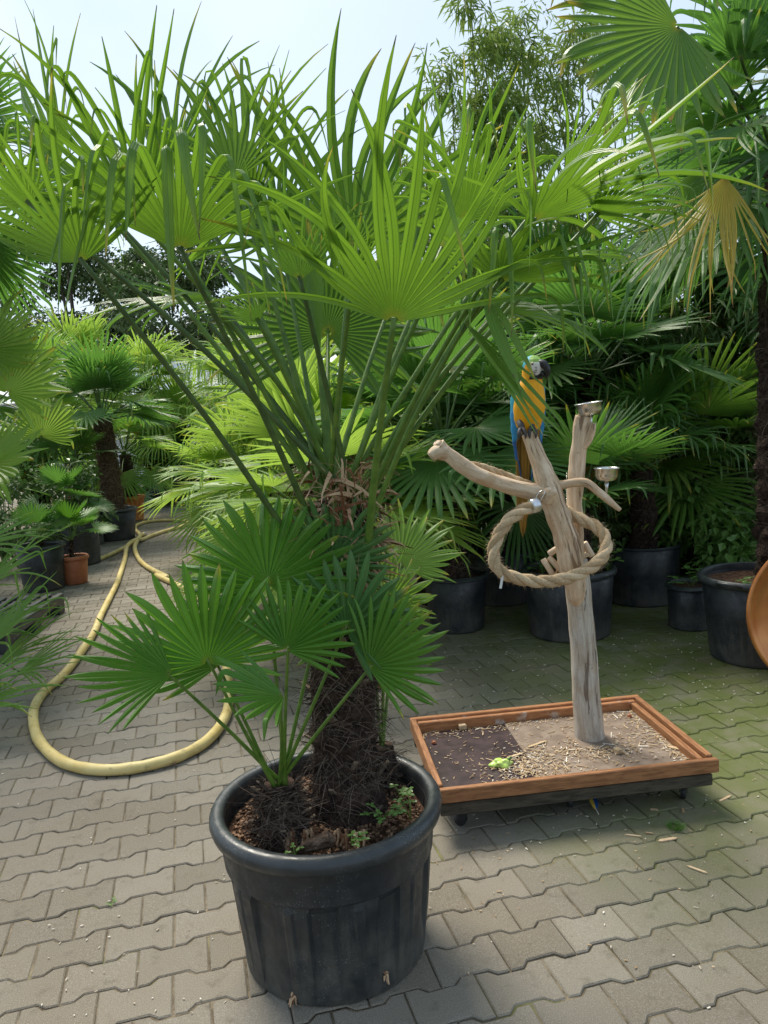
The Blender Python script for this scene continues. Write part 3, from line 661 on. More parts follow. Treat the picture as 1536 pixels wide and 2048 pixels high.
# --- left row, near to far
def left_rows():
    # terracotta pot with a little palm
    c = gnd(152, 1166); pot(c, .155, .29, .115, 'terracotta', 'terracotta', 'small terracotta plastic pot at the edge of the path beside the yellow hose', soil=.035, rim_h=.04, rim_t=.012)
    palm_at(c.x, c.y, .25, .20, .022, 'stiff', 10, 1.0, 21, 'little dark green fan palm in the small terracotta pot', nfib=60, nstub=4, elim=(25, 90), name='small_palm')
    # shaggy palm in black tub
    c = gnd(228, 1080); c.y += .1; pot(c, .33, .44, .26, PB, PR_, 'black tub with side handles holding the shaggy brown trunk beyond the terracotta pot', handles=2, soil=.05, rim_h=.035, rim_t=.02)
    palm_at(c.x, c.y, .39, 1.32, .145, 'dark', 22, 1.15, 22, 'palm with thick shaggy brown trunk and dark green crown in the handled black tub', 'light', nfib=2600, nstub=40, lean=(-.03, 0), elim=(5, 90))
    c = gnd(262, 1040); pot(c, .27, .42, .21, 'orange_pot', 'orange_pot', 'bright orange ribbed pot behind the black tub', soil=.05, rim_h=.06, rim_t=.02, rib=18)
    palm_at(c.x, c.y, .37, .75, .11, 'mid', 18, 1.1, 23, 'short trunked palm in the bright orange ribbed pot', 'dark', nfib=500)
    c = gnd(338, 1006); pot(c, .42, .46, .36, PB, PR_, 'wide black tub at the far end of the path, left one of two', soil=.05, rim_h=.04)
    palm_at(c.x, c.y, .40, .25, .14, 'stiff_dark', 22, 2.0, 24, 'bushy dark fan palm in the wide black tub at the far end of the path', 'dark', nfib=200)
    c = gnd(378, 1004); pot(c, .36, .44, .32, PB, PR_, 'wide black tub at the far end of the path, right one of two', soil=.05, rim_h=.04)
    palm_at(c.x, c.y, .40, 1.0, .12, 'bright_hang', 20, 1.3, 25, 'bright palm with hanging leaf tips in the right black tub at the path end', 'dark', nfib=200)
    c = gnd(306, 1012); c.y += .7; pot(c, .20, .32, .16, 'terracotta', 'terracotta', 'small red brown pot tucked left of the wide black tubs at the path end', soil=.04)
    palm_at(c.x, c.y, .27, .2, .06, 'stiff_dark', 12, 1.6, 26, 'small dark palm in the red brown pot at the path end', nfib=60)
    # black pots on the left edge
    c = gnd(70, 1188); c.y += .22; pot(c, .245, .46, .19, PB, PR_, 'black pot with a lipped rim at the left edge just behind the plastic pallet', soil=.05, rim_h=.04)
    palm_at(c.x, c.y, .41, .10, .04, 'stiff_dark', 7, .7, 27, 'small sparse palm in the lipped black pot behind the pallet', nfib=60, elim=(20, 90))
    c = gnd(90, 1150); c.y += .6; c.x += .15; pot(c, .28, .62, .24, PB, PR_, 'tall black pot at the left behind the lipped black pot', soil=.05, rim_h=.04)
    palm_at(c.x-.1, c.y, .56, .15, .07, 'stiff_dark', 9, .9, 28, 'dark low palm in the tall black pot on the left', nfib=150, elim=(-10, 90))
    c = gnd(128, 1104); c.y += .5; pot(c, .36, .40, .33, 'pot_grey', 'pot_grey', 'weathered grey tub behind the terracotta pot', soil=.05, rim_h=.04)
    palm_at(c.x, c.y, .35, .75, .13, 'dark', 10, .7, 29, 'palm with red brown stubby trunk in the weathered grey tub', 'red', nfib=700, nstub=36, lean=(.05, 0), elim=(30, 90))
    c = gnd(140, 1066); c.y += .5; pot(c, .38, .45, .34, 'pot_grey', PR_, 'dark grey tub half hidden behind the weathered grey one', soil=.05, rim_h=.04)
    palm_at(c.x, c.y, .4, .8, .13, 'dark', 12, .8, 30, 'dark trunked palm in the half hidden dark grey tub', 'dark', nfib=500, elim=(30, 90))
    # palm beyond the left edge whose fans reach over the pallet
    p = palm_at(-3.30, 4.7, 0, .55, .10, 'stiff_mid', 5, 1.2, 31, 'low palm at the left frame edge with narrow fans reaching over the pallet', nfib=200, elim=(30, 70))
    cb_ = V((-3.30, 4.7, .55))
    for hb, tp_, sd, spr in (((-40, 1180, 4.5), (105, 1065, 4.45), 211, 40), ((-25, 1290, 4.4), (110, 1165, 4.3), 212, 42), ((-10, 1330, 4.5), (150, 1225, 4.4), 213, 34), ((36, 1345, 4.3), (165, 1285, 4.2), 214, 40), ((-60, 1100, 4.7), (90, 1050, 4.6), 215, 50), ((-60, 1260, 4.7), (120, 1215, 4.6), 216, 40)):
        MF(hb, tp_, V((-.2, -.5, 1)), 13, spr, .24, .5, .12, 'leaf_mid', sd, cb_, .6, .1, 1.05, (.4, .8), .006, p, 'petiole_dark', wid=1.25, wob=.1, rag=.2)
    p = palm_at(-2.75, 3.75, 0, .10, .08, 'stiff_mid', 4, .8, 32, 'low palm at the left frame edge closest to the camera', nfib=100, elim=(30, 60))
    for hb, tp_, sd in (((-50, 1410, 3.8), (95, 1370, 3.7), 221), ((-60, 1380, 3.9), (70, 1320, 3.8), 222)):
        MF(hb, tp_, V((0, -.4, 1)), 10, 35, .24, .4, .1, 'leaf_mid', sd, V((-2.75, 3.75, .1)), .6, .1, 1.1, (.4, .8), .005, p, 'petiole_dark', wid=1.25, wob=.1, rag=.2)
    p = palm_at(-4.05, 6.6, 0, 1.05, .12, 'bright', 7, 1.0, 33, 'palm with bright yellow green fans at the left edge above the black pots', nfib=300, elim=(30, 90))
    cb_ = V((-4.05, 6.6, 1.05))
    for hb, tp_, nn_, sd in (((84, 874, 6.4), (100, 775, 6.5), V((0, -1, .4)), 201), ((14, 786, 6.2), (95, 660, 6.3), V((-.1, -1, .4)), 202), ((-30, 700, 6.3), (60, 590, 6.4), V((-.1, -1, .4)), 203), ((-20, 930, 6.1), (80, 900, 5.9), V((0, -1, .8)), 204)):
        MF(hb, tp_, nn_, 26, 105, .5, .2, .05, 'leaf_bright', sd, cb_, .5, .15, 1.05, (.4, .8), .008, p)
    palm_at(-5.0, 8.4, 0, 1.9, .14, 'bright', 18, 1.3, 34, 'taller bright palm at the left edge behind the yellow green fans', nfib=300, elim=(20, 90))
    palm_at(-3.3, 6.0, 0, 3.35, .13, 'dark', 26, 1.15, 35, 'tall dark palm whose crown hangs in the top left corner', nfib=600)
    palm_at(-5.6, 12.5, 0, 1.9, .15, 'mid', 26, 1.4, 36, 'mid green palm behind the shaggy trunk palm on the left', nfib=200, dead=4)
    palm_at(-6.2, 16.5, 0, 2.5, .16, 'bright', 30, 1.5, 37, 'bright palm far back on the left under the dark tree', nfib=200)
    palm_at(-4.75, 16.0, 0, 2.3, .17, 'bright_hang', 32, 1.4, 38, 'palm with dark trunk and bright hanging leaves in front of the pale wall', nfib=500, dead=4)
left_rows()
def middle_rows():
    palm_at(-2.0, 12.3, 0, 1.9, .13, 'bright_hang', 26, 1.3, 41, 'bright palm with long hanging leaf tips at the right edge of the path', nfib=200)
    palm_at(-1.0, 8.8, 0, 1.35, .12, 'bright_hang', 24, 1.1, 42, 'bright palm with drooping ribbons right of the path, left of the big trunk', nfib=200)
    palm_at(-2.2, 15.5, 0, 2.4, .13, 'mid', 30, 1.5, 43, 'palm far behind the big trunk in the middle', nfib=100)
    palm_at(-3.4, 19.5, 0, 2.2, .15, 'bright', 30, 1.6, 44, 'pale far palm at the very end of the path', nfib=100)
    c = gnd(500, 1120); pot(c, .26, .36, .20, 'terracotta', 'terracotta', 'terracotta coloured pot half hidden behind the young palm fan', soil=.05, rim_h=.05)
    palm_at(c.x, c.y, .31, .5, .09, 'bright', 22, 1.05, 45, 'yellow green palm in the half hidden terracotta coloured pot', nfib=200)
    palm_at(-.55, 6.4, 0, .95, .12, 'bright', 26, 1.1, 46, 'bright palm straight behind the big shaggy trunk', nfib=300, dead=4)
    palm_at(-.32, 4.9, 0, .80, .10, 'bright', 18, .95, 47, 'bright yellow green palm between the big trunk and the perch', nfib=300, elim=(-10, 60))
    palm_at(.9, 8.4, 0, 1.7, .13, 'mid', 28, 1.4, 48, 'mid green palm behind the perch, left of the parrot', nfib=200, dead=4)
    palm_at(-.2, 10.5, 0, 1.9, .13, 'mid', 30, 1.5, 49, 'far mid green palm above the bright palms in the middle', nfib=100)
middle_rows()
def right_rows():
    c = gnd(918, 1262); c.y += .1; pot(c, .235, .40, .19, PB, PR_, 'black pot with muddy lower half under the long branch of the perch', soil=.05, rim_h=.03, rim_t=.012)
    palm_at(c.x-.03, c.y, .35, .95, .125, 'dark', 20, 1.05, 51, 'palm with dark bristly trunk in the muddy black pot behind the perch', 'dark', nfib=1400, nstub=60, elim=(8, 90))
    c = gnd(1015, 1218); c.y += .28; pot(c, .27, .42, .22, PB, PR_, 'black pot in deep shade between the muddy pot and the wide pot', soil=.05, rim_h=.035)
    palm_at(c.x, c.y, .37, .75, .09, 'dark_hang', 18, 1.0, 52, 'dark palm in the shaded pot behind the parrot', nfib=200)
    c = gnd(1152, 1278); c.y += .16; pot(c, .315, .455, .265, PB, PR_, 'wide smooth black pot directly behind the perch post', soil=.06, rim_h=.045)
    palm_at(c.x+.1, c.y+.08, .38, .42, .09, 'dark', 11, .85, 53, 'dark green palm in the wide pot behind the perch post', nfib=200, elim=(20, 90))
    c = gnd(1303, 1212); c.y += .2; pot(c, .29, .45, .255, PB, PR_, 'black pot with pale dried mud on its side right of the perch', soil=.06, rim_h=.02, rim_t=.008)
    palm_at(c.x, c.y, .38, .62, .10, 'dark_hang', 14, .95, 54, 'palm with hanging leaves in the pot with dried mud', nfib=200, elim=(20, 90))
    c = gnd(1396, 1262); c.y += .12; pot(c, .165, .30, .14, PB, PR_, 'small black pot with weeds between the two larger pots at the right', soil=.03, rim_h=.03)
    c = gnd(1556, 1338); c.y += .24; pot(c, .325, .50, .255, PB, PR_, 'big black pot with hooked handle at the right edge', soil=.05, rim_h=.045, handles=2)
    palm_at(c.x+.20, c.y+.06, .44, 2.35, .15, 'dark_hang', 28, 1.15, 55, 'thick dark trunked palm in the big pot at the right edge', 'dark', nfib=2200, nstub=50, lean=(.02, 0))
    return c
rc = right_rows()
def right_back():
    # yellowing fans that hang from the crown at the right edge
    top = V((rc.x+.12, rc.y+.06, 2.79))
    yp = bpy.data.objects['fan_palm.0'] if 'fan_palm.0' in bpy.data.objects else None
    p = [o for o in bpy.data.objects if o.get('label', '').startswith('thick dark trunked palm')][0]
    for hb, tp, nn_, mt, sd, sprd in (((1450, 352, 3.55), (1405, 610, 3.45), V((-.2, -1, .3)), 'leaf_yellow', 71, 40), ((1400, 335, 4.1), (1330, 560, 4.0), V((-.6, -1, .3)), 'leaf_mid', 72, 40),
                                ((1358, 52, 3.7), (1130, 165, 3.55), V((0, -1, .3)), 'leaf_tipped', 73, 95), ((1490, 250, 3.8), (1380, 330, 3.5), V((-.3, -.3, 1)), 'leaf_dark', 74, 80),
                                ((1480, 120, 4.0), (1500, -60, 3.9), V((0, -1, .2)), 'leaf_dark', 75, 90), ((1500, 400, 3.8), (1480, 620, 3.7), V((0, -1, .2)), 'leaf_dark', 76, 50)):
        MF(hb, tp, nn_, 26 if sprd > 60 else 20, sprd, .48 if sprd > 80 else .25, .5, .15, mt, sd, top, .5, .15, 1.08, (.4, .8), .009, p, 'petiole_dark', wid=1.2, wob=.14)
    palm_at(1.75, 6.3, 0, 1.75, .13, 'dark', 28, 1.2, 61, 'dark palm with upright fans behind the steel bowls', nfib=500, dead=4)
    palm_at(2.7, 6.6, 0, .9, .12, 'mid', 22, 1.25, 62, 'brighter green palm low behind the pot with dried mud', nfib=300, elim=(-30, 80))
    palm_at(1.15, 6.6, 0, 1.05, .12, 'dark', 24, 1.1, 63, 'dark low palm behind the parrot', nfib=300)
    palm_at(3.4, 7.6, 0, 3.0, .15, 'dark', 30, 1.35, 64, 'tall dark palm behind the right hand pots', nfib=500, dead=4)
    palm_at(2.0, 8.2, 0, 2.3, .14, 'dark_hang', 30, 1.3, 65, 'palm with dark hanging crown beneath the bamboo', nfib=300, dead=4)
    palm_at(.35, 6.1, 0, 1.25, .11, 'dark', 22, 1.0, 66, 'dark palm between the bright fans and the parrot', nfib=300)
    palm_at(4.2, 6.4, 0, 2.4, .16, 'dark_hang', 26, 1.3, 67, 'dark palm at the far right behind the thick trunk', nfib=300)
right_back()

# ------------------------------------------------------------------ leafy shrubs, bamboo, trees
def leaf_cards(mb, centers, n, lw, ll, rng, droop=.3, spread=.12, out=None):
    for _ in range(n):
        c, r = centers[rng.randrange(len(centers))]
        while True:
            q = V((rng.uniform(-1, 1), rng.uniform(-1, 1), rng.uniform(-1, 1)))
            if .05 < q.length < 1: break
        p = c+V((q.x*r[0], q.y*r[1], q.z*r[2]))
        d = (q.normalized()*.6+V((rng.uniform(-1, 1), rng.uniform(-1, 1), rng.uniform(-1, .6)-droop))).normalized()
        s = d.cross(V((rng.uniform(-.4, .4), rng.uniform(-.4, .4), 1))); s = s.normalized() if s.length > .01 else V((1, 0, 0))
        l = ll*rng.uniform(.6, 1.3); w_ = lw*rng.uniform(.7, 1.25); up = s.cross(d)
        mb.add([p, p+d*l*.45-s*w_+up*w_*.3, p+d*l+DOWN*l*.15, p+d*l*.45+s*w_+up*w_*.3], [(0, 1, 2), (0, 2, 3)], [.1, .4, .8, .4], rng.random())
leaf2 = {}
leaf2['weed'] = leaf_mat('weed_leaf', (.06, .18, .03), (.10, .26, .05), (.2, .5, .05), .35, tip=.05, brown=0)
leaf2['bamboo'] = leaf_mat('bamboo_leaf', (.20, .36, .07), (.30, .46, .11), (.70, .85, .2), .6, tip=.1, brown=.1)
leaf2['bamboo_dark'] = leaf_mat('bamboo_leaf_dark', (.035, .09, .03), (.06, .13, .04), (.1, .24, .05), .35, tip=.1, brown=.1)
leaf2['tree'] = leaf_mat('tree_leaf', (.022, .05, .022), (.045, .08, .03), (.05, .11, .03), .25, tip=0, brown=0)
def bamboo(x, y, h, nc, label, seed, mat='bamboo', spreadr=.5, nleaf=2600, lean=(0, 0), zlo=.25):
    rg = random.Random(seed); e = empty('bamboo', (x, y, 0), label, 'bamboo'); cs = []
    for i in range(nc):
        bx, by = x+rg.uniform(-spreadr, spreadr)*.5, y+rg.uniform(-spreadr, spreadr)*.5
        an = rg.uniform(0, 2*pi); rr = rg.uniform(.2, .8)*spreadr; hh = h*rg.uniform(.72, 1.05)
        pts = [V((bx, by, -.03)), V((bx+cos(an)*rr*.15+lean[0]*.3, by+sin(an)*rr*.15, hh*.5)), V((bx+cos(an)*rr*.6+lean[0]*.7, by+sin(an)*rr*.6+lean[1], hh*.85)), V((bx+cos(an)*rr*1.1+lean[0], by+sin(an)*rr*1.1+lean[1], hh*.98))]
        cv = catmull(pts, 6); mb = MB(); mb.tube(cv, [.014*(1-.75*k/(len(cv)-1)) for k in range(len(cv))], 6); mb.build('culm', M['culm'], e, True)
        for k in range(16):
            t = zlo+(1-zlo)*(k+rg.random())/16; p = cv[min(len(cv)-1, int(t*(len(cv)-1)))]
            a2 = rg.uniform(0, 2*pi); ln = rg.uniform(.12, .45)*(1.15-t*.6)
            q = p+V((cos(a2)*ln, sin(a2)*ln, rg.uniform(-.05, .15)))
            cs.append((q, (.17, .17, .13))); 
            if k % 2 == 0: cs.append(((p+q)*.5, (.10, .10, .08)))
    mb = MB(); leaf_cards(mb, cs, int(nleaf*(.8 if mat == 'bamboo' else 1.4)), .0125, .15, rg, .35)
    tag(mb.build('foliage', leaf2[mat], e), kind='stuff')
bamboo(1.45, 8.6, 6.0, 9, 'pale green feathery bamboo rising against the sky at the top centre', 1, spreadr=1.1, nleaf=9000, lean=(-.1, 0))
bamboo(.75, 9.4, 4.6, 7, 'lower bamboo clump left of the tallest bamboo', 2, spreadr=1.0, nleaf=6000)
bamboo(2.6, 9.0, 6.2, 8, 'bamboo clump half hidden behind the top right palm leaves', 3, spreadr=1.1, nleaf=7000)
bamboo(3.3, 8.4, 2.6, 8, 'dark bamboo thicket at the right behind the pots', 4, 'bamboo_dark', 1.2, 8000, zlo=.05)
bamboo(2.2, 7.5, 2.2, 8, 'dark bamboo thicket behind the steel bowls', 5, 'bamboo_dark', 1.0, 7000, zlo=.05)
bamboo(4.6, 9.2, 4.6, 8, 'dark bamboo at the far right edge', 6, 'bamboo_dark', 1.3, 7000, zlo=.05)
def shrub(x, y, rx, ry, h, n, label, seed, mat='weed', lw=.028, ll=.085, name='leafy_shrub', cat='shrub'):
    rg = random.Random(seed); e = empty(name, (x, y, 0), label, cat); cs = []
    for i in range(14):
        p = V((x+rg.uniform(-rx, rx), y+rg.uniform(-ry, ry), h*rg.uniform(.25, .95))); cs.append((p, (rx*.35, ry*.35, h*.18)))
        mb = MB(); mb.tube(catmull([V((x+(p.x-x)*.3, y+(p.y-y)*.3, -.03)), V((x+(p.x-x)*.6, y+(p.y-y)*.6, p.z*.6)), p], 3), [.007]*4+[.005]*3, 5); mb.build('stem', M['culm'], e)
    mb = MB(); leaf_cards(mb, cs, n, lw, ll, rg); tag(mb.build('foliage', leaf2[mat], e), kind='stuff')
shrub(2.75, 5.6, .55, .4, .95, 2600, 'leafy green shrub with round leaves between the right hand pots', 1)
shrub(1.75, 6.0, .5, .3, .8, 2000, 'dark leafy undergrowth behind the wide smooth pot', 2, 'bamboo_dark')
shrub(3.5, 6.6, .9, .5, 1.5, 3600, 'tall leafy undergrowth behind the thick trunk at the right', 3, 'bamboo_dark')
shrub(.85, 7.2, .7, .4, 1.1, 2600, 'dark undergrowth deep behind the parrot', 4, 'bamboo_dark')

shrub(-4.5, 9.0, .9, .5, 1.2, 2600, 'dark leafy bush at the left edge behind the tall black pot', 5, 'bamboo_dark')
shrub(-6.0, 12.0, 1.4, .6, 1.6, 3000, 'leafy bush at the far left under the bright palms', 6, 'weed')
shrub(-2.0, 16.5, 1.6, .8, 1.3, 3600, 'leafy hedge at the end of the path behind the wide black tubs', 7, 'bamboo_dark', .04, .12)
leaf2['hedge'] = leaf_mat('hedge_leaf', (.05, .14, .025), (.10, .21, .04), (.2, .42, .05), .38, tip=0, brown=0)
shrub(1.5, 8.0, 1.0, .4, 2.3, 4200, 'green leafy thicket deep behind the steel bowls', 8, 'hedge', .03, .12)
shrub(3.0, 7.4, 1.0, .4, 2.4, 4200, 'green leafy thicket deep behind the small weedy pot', 9, 'hedge', .03, .12)
shrub(.2, 8.2, .9, .4, 1.9, 3400, 'green leafy thicket deep behind the bright palms in the middle', 10, 'hedge', .03, .12)
def tree(x, y, h, rx, label, seed, n=14000):
    rg = random.Random(seed); e = empty('broadleaf_tree', (x, y, 0), label, 'tree')
    mb = MB(); tp = V((x+rg.uniform(-.4, .4), y, h*.55)); mb.tube(catmull([V((x, y, -.1)), V((x+.1, y, h*.3)), tp], 5), [.26-.012*i for i in range(11)], 10, nz=.2); mb.build('trunk', M['tree_bark'], e, True)
    cs = []
    for i in range(26):
        a = rg.uniform(0, 2*pi); q = rg.uniform(.2, 1)*rx; z = h*rg.uniform(.38, 1.0); q *= (1-.7*max(0, (z/h-.6)/.4))
        p = V((x+cos(a)*q, y+sin(a)*q*.8, z)); k = rg.uniform(.55, 1.0)*rx*.33; cs.append((p, (k, k, k*.7)))
        if i < 12:
            mb = MB(); mb.tube(catmull([V((x, y, h*.34)), (V((x, y, h*.4))+p)*.5+V((0, 0, .2)), p], 4), [.09-.008*i_ for i_ in range(9)], 6, nz=.2); mb.build('limb', M['tree_bark'], e, True)
    mb = MB(); leaf_cards(mb, cs, n, .055, .17, rg); tag(mb.build('crown', leaf2['tree'], e), kind='stuff')
tree(-6.6, 27, 8.2, 3.6, 'dark broadleaf tree rising behind the palms on the left', 1, 22000)
tree(-11.0, 29, 9.0, 4.0, 'dark broadleaf tree at the far left behind the top left palm crown', 2, 16000)
tree(-1.5, 33, 6.6, 3.2, 'distant broadleaf tree behind the centre of the big palm', 3, 14000)
tree(5.5, 26, 7.5, 3.6, 'distant broadleaf tree hidden behind the bamboo', 4, 12000)

# pale wall of a polytunnel at the end of the path
def polytunnel(x0, x1, y, h):
    e = empty('greenhouse', ((x0+x1)/2, y, 0), 'pale white greenhouse wall behind the palms at the end of the path', 'greenhouse')
    n = int((x1-x0)/1.0); st = (x1-x0)/n
    for i in range(n):
        mb = MB(); mb.box((x0+(i+.5)*st, y, h/2-.05), st-.05, .05, h, bev=.01); mb.build('wall_panel', M['white_wall'], e)
        mb = MB(); mb.box((x0+i*st, y-.02, h/2-.05), .05, .09, h+.04, bev=.01); mb.build('frame_post', M['grey_frame'], e)
    mb = MB(); prof = [(x0-.2, h), (x1+.2, h)]
    K = 10; vs = []
    for i in range(K+1):
        t = i/K; vs += [(x0-.2, y-.15+5*t, h+1.2*sin(pi*t)), (x1+.2, y-.15+5*t, h+1.2*sin(pi*t))]
    mb.add(vs, [(2*i, 2*i+1, 2*i+3, 2*i+2) for i in range(K)]); o = mb.build('roof', M['white_wall'], e)
    md = o.modifiers.new('thick', 'SOLIDIFY'); md.thickness = .05
polytunnel(-15, 1.5, 22.6, 2.5)

# ------------------------------------------------------------------ yellow hose
def z1(x, y): return (x/2.56, 550+y/2.56)
def z4(x, y): return (x/3.2, 1150+y/3.2)
hp = [z1(290, 1508), z1(460, 1470), z1(600, 1415), z1(690, 1362), z1(714, 1330), z1(692, 1302), z1(702, 1280), z1(760, 1263), z1(850, 1256), z1(940, 1259), z1(962, 1269), z1(935, 1286), z1(850, 1310), z1(780, 1333), z1(735, 1352), z1(690, 1378), z1(652, 1412), z1(640, 1450), z1(612, 1540),
      z4(745, 60), z4(700, 150), z4(640, 270), z4(600, 370), z4(500, 520), z4(400, 645), z4(290, 740), z4(228, 830), z4(212, 920), z4(240, 1040), z4(330, 1148), z4(450, 1215), z4(620, 1246), z4(800, 1242), z4(1000, 1205), z4(1180, 1146), z4(1330, 1055), z4(1430, 930), z4(1464, 800), z4(1450, 600), z4(1400, 420), z4(1345, 260), z4(1265, 135), z4(1150, 70), z4(1000, 2),
      z1(860, 1550), z1(760, 1498), z1(712, 1455), z1(692, 1415), z1(697, 1385), z1(720, 1345), z1(738, 1328)]
HR = .0265
hpts = [gnd(x, y, HR) for x, y in hp]
for i in (13, 14): hpts[i].z += .0
for i in (15, 16): hpts[i].z += .05
for i in (47, 48, 49): hpts[i].z += .03
cv = catmull(hpts, 7)
mb = MB(); mb.tube(cv, [HR*(1+.05*sin(i*.9)*sin(i*.23)) for i in range(len(cv))], 12)
mb.build('garden_hose', M['hose'], None, True)
tag(bpy.data.objects['garden_hose'], 'thick yellow hose lying in a big loop on the paving', 'hose')
hose = bpy.data.objects['garden_hose']
mb = MB(); e0, e1 = cv[-1], cv[-1]+(cv[-1]-cv[-3]).normalized()*.10
mb.tube([e0-(e1-e0)*.3, e0+(e1-e0)*.3, e0+(e1-e0)*.31, e1], [.031, .031, .024, .024], 12); mb.build('coupling', M['zinc'], hose, True)

# ------------------------------------------------------------------ perch: tray on castors with branching post
TC = V((.620, 2.978, 0)); TA = .108
TX = V((cos(TA), sin(TA), 0)); TY = V((-sin(TA), cos(TA), 0)); TR = Matrix.Rotation(TA, 3, 'Z')
perch = empty('parrot_perch', TC, 'branching driftwood bird perch standing in a low wooden tray on castors', 'perch')
def tp(u, v, z): return TC+TX*u+TY*v+V((0, 0, z))
TW, TD = 1.055, .64
def tbox(name, u, v, z, sx, sy, sz, mat, bev=.003, par=None):
    mb = MB(); mb.box((0, 0, 0), sx, sy, sz, bev=bev); o = mb.build(name, M[mat], par or perch, local=True)
    o.location = tp(u, v, z)-wloc(par or perch); o.rotation_euler = (0, 0, TA); return o
tbox('front_board', 0, -TD/2, .162, TW+.022, .024, .052, 'tray_wood')
tbox('back_board', 0, TD/2, .167, TW, .024, .062, 'tray_back')
tbox('back_inner_board', 0, TD/2-.024, .158, TW-.06, .022, .058, 'tray_back')
tbox('side_board', -TW/2+.013, 0, .166, .024, TD-.026, .064, 'tray_wood_y')
tbox('side_board', TW/2-.013, 0, .166, .024, TD-.026, .064, 'tray_wood_y')
tbox('side_inner_board', TW/2-.042, -.01, .155, .024, TD-.06, .056, 'tray_wood_y')
for v in (-TD/2+.02, 0, TD/2-.03): tbox('beam', 0, v, .106, TW-.02, .045, .046, 'beam')
tbox('floor_panel', -.315, -.012, .1375, .40, TD-.06, .012, 'panel_dark', .001)
tbox('floor_panel', .20, -.012, .1405, .63, TD-.06, .018, 'panel_brown', .001)
tbox('floor_base', 0, 0, .1305, TW-.06, TD-.05, .0025, 'beam', .0005)
def caster(u, v, ang):
    c = tp(u, v, 0); mb = MB(); rz_ = Matrix.Rotation(ang, 3, 'Z')
    mb.box(c+V((0, 0, .076)), .045, .04, .012, rz_, .001)
    for s in (-1, 1): mb.box(c+rz_ @ V((.006, s*.013, .050)), .026, .003, .042, rz_, .001)
    o = mb.build('castor', M['rubber_shade_black'], perch)  # castor coloured dark to stand in for the shade under the tray
    wb = MB(); rr = rz_ @ Matrix.Rotation(pi/2, 3, 'X'); wb.lathe([(.001, -.010), (.022, -.010), (.026, -.006), (.026, .006), (.022, .010), (.001, .010)], c+rz_ @ V((.010, 0, .0265)), 18, rot=rr)
    wb.build('wheel', M['rubber_shade_black'], o, True)
for u, v, a in ((-.44, -.25, .4), (.44, -.25, 1.2), (-.44, .25, 2.1), (.44, .25, .2), (0, -.22, 1.5)): caster(u, v, a)
def log(name, pts, rads, mat, nz=.16, n=18, k=7, nscale=11, seed=3, par=None):
    cvp = catmull([at(*p) if len(p) == 3 else V(p) for p in pts], k); N = len(cvp); m_ = len(rads)-1; rr = []
    for i in range(N):
        t = i/(N-1)*m_; j = min(m_-1, int(t)); f = t-j; rr.append(rads[j]*(1-f)+rads[j+1]*f)
    mb = MB(); mb.tube(cvp, rr, n, True, nz, nscale, seed=seed); return mb.build(name, M[mat], par or perch, True)
b0 = gnd(1180, 1476, .149)
post = log('post', [(1180, 1482, 3.06), (1172, 1380, 3.06), (1166, 1280, 3.06), (1158, 1200, 3.06), (1152, 1120, 3.06)], [.064, .056, .053, .051, .047], 'log_grey', .07, 26)
log('branch', [(1152, 1160, 3.075), (1150, 1080, 3.08), (1150, 1000, 3.08), (1154, 930, 3.08), (1160, 880, 3.075), (1168, 832, 3.07)], [.040, .036, .032, .032, .031, .033], 'log_tan', .18, 18, seed=5, nscale=17)
log('branch_stub', [(1166, 892, 3.065), (1176, 880, 3.05), (1184, 862, 3.035), (1187, 846, 3.03)], [.020, .017, .014, .009], 'log_tan', .15, 12)
log('branch', [(1160, 1245, 3.075), (1153, 1195, 3.035), (1144, 1140, 3.005), (1132, 1075, 2.975), (1112, 1015, 2.965), (1098, 975, 2.96), (1080, 925, 2.96), (1062, 880, 2.965), (1055, 866, 2.965)], [.012, .036, .047, .050, .046, .048, .034, .029, .026], 'log_tan', .20, 22, seed=8, nscale=17)
log('branch', [(1104, 988, 2.96), (1040, 978, 2.94), (985, 962, 2.93), (930, 935, 2.92), (895, 908, 2.915), (876, 893, 2.91)], [.038, .032, .030, .029, .027, .032], 'log_tan', .22, 18, seed=12, nscale=17)
log('branch_stub', [(890, 905, 2.915), (873, 906, 2.90), (862, 914, 2.895)], [.030, .026, .020], 'log_tan', .2, 14, seed=17)
log('branch_stub', [(886, 902, 2.92), (878, 892, 2.915), (873, 885, 2.91)], [.026, .022, .014], 'log_tan', .25, 14, seed=19)
log('branch', [(1105, 975, 2.965), (1140, 967, 2.955), (1172, 966, 2.95), (1198, 985, 2.945), (1222, 1005, 2.94), (1240, 1020, 2.94)], [.022, .017, .016, .015, .013, .009], 'log_tan', .18, 14, seed=23)
# knot on the fork
log('knot', [(1096, 992, 2.93), (1104, 985, 2.90), (1110, 982, 2.885)], [.034, .024, .010], 'log_tan', .25, 14, seed=29)
for s_ in ((1181, 1395), (1168, 1250), (1178, 1310)):
    pass
def bowl(px, py, Y, r, h, label, tilt=0):
    c = at(px, py, Y); e = empty('feeding_bowl', c, label, 'bowl')
    rt = Matrix.Rotation(tilt, 3, 'Y')
    mb = MB(); mb.lathe([(.001, -h), (r*.55, -h), (r*.78, -h*.86), (r*.9, -h*.55), (r*.95, 0), (r*1.03, .002), (r*1.03, .006), (r*.93, .004), (r*.88, -h*.5), (r*.74, -h*.8), (.001, -h*.93)], (0, 0, 0), 36, rot=rt)
    mb.build('body', M['metal'], e, True, True)
    mb = MB(); mb.tube([rt @ V((0, 0, -h-.001)), rt @ V((0, 0, -h-.03)), V((.0, .01, -h-.055))], [.009, .006, .005], 10); mb.build('mount_screw', M['zinc'], e, True, True)
bowl(1177, 808, 3.055, .0545, .046, 'polished steel bowl on top of the perch post', -.10)
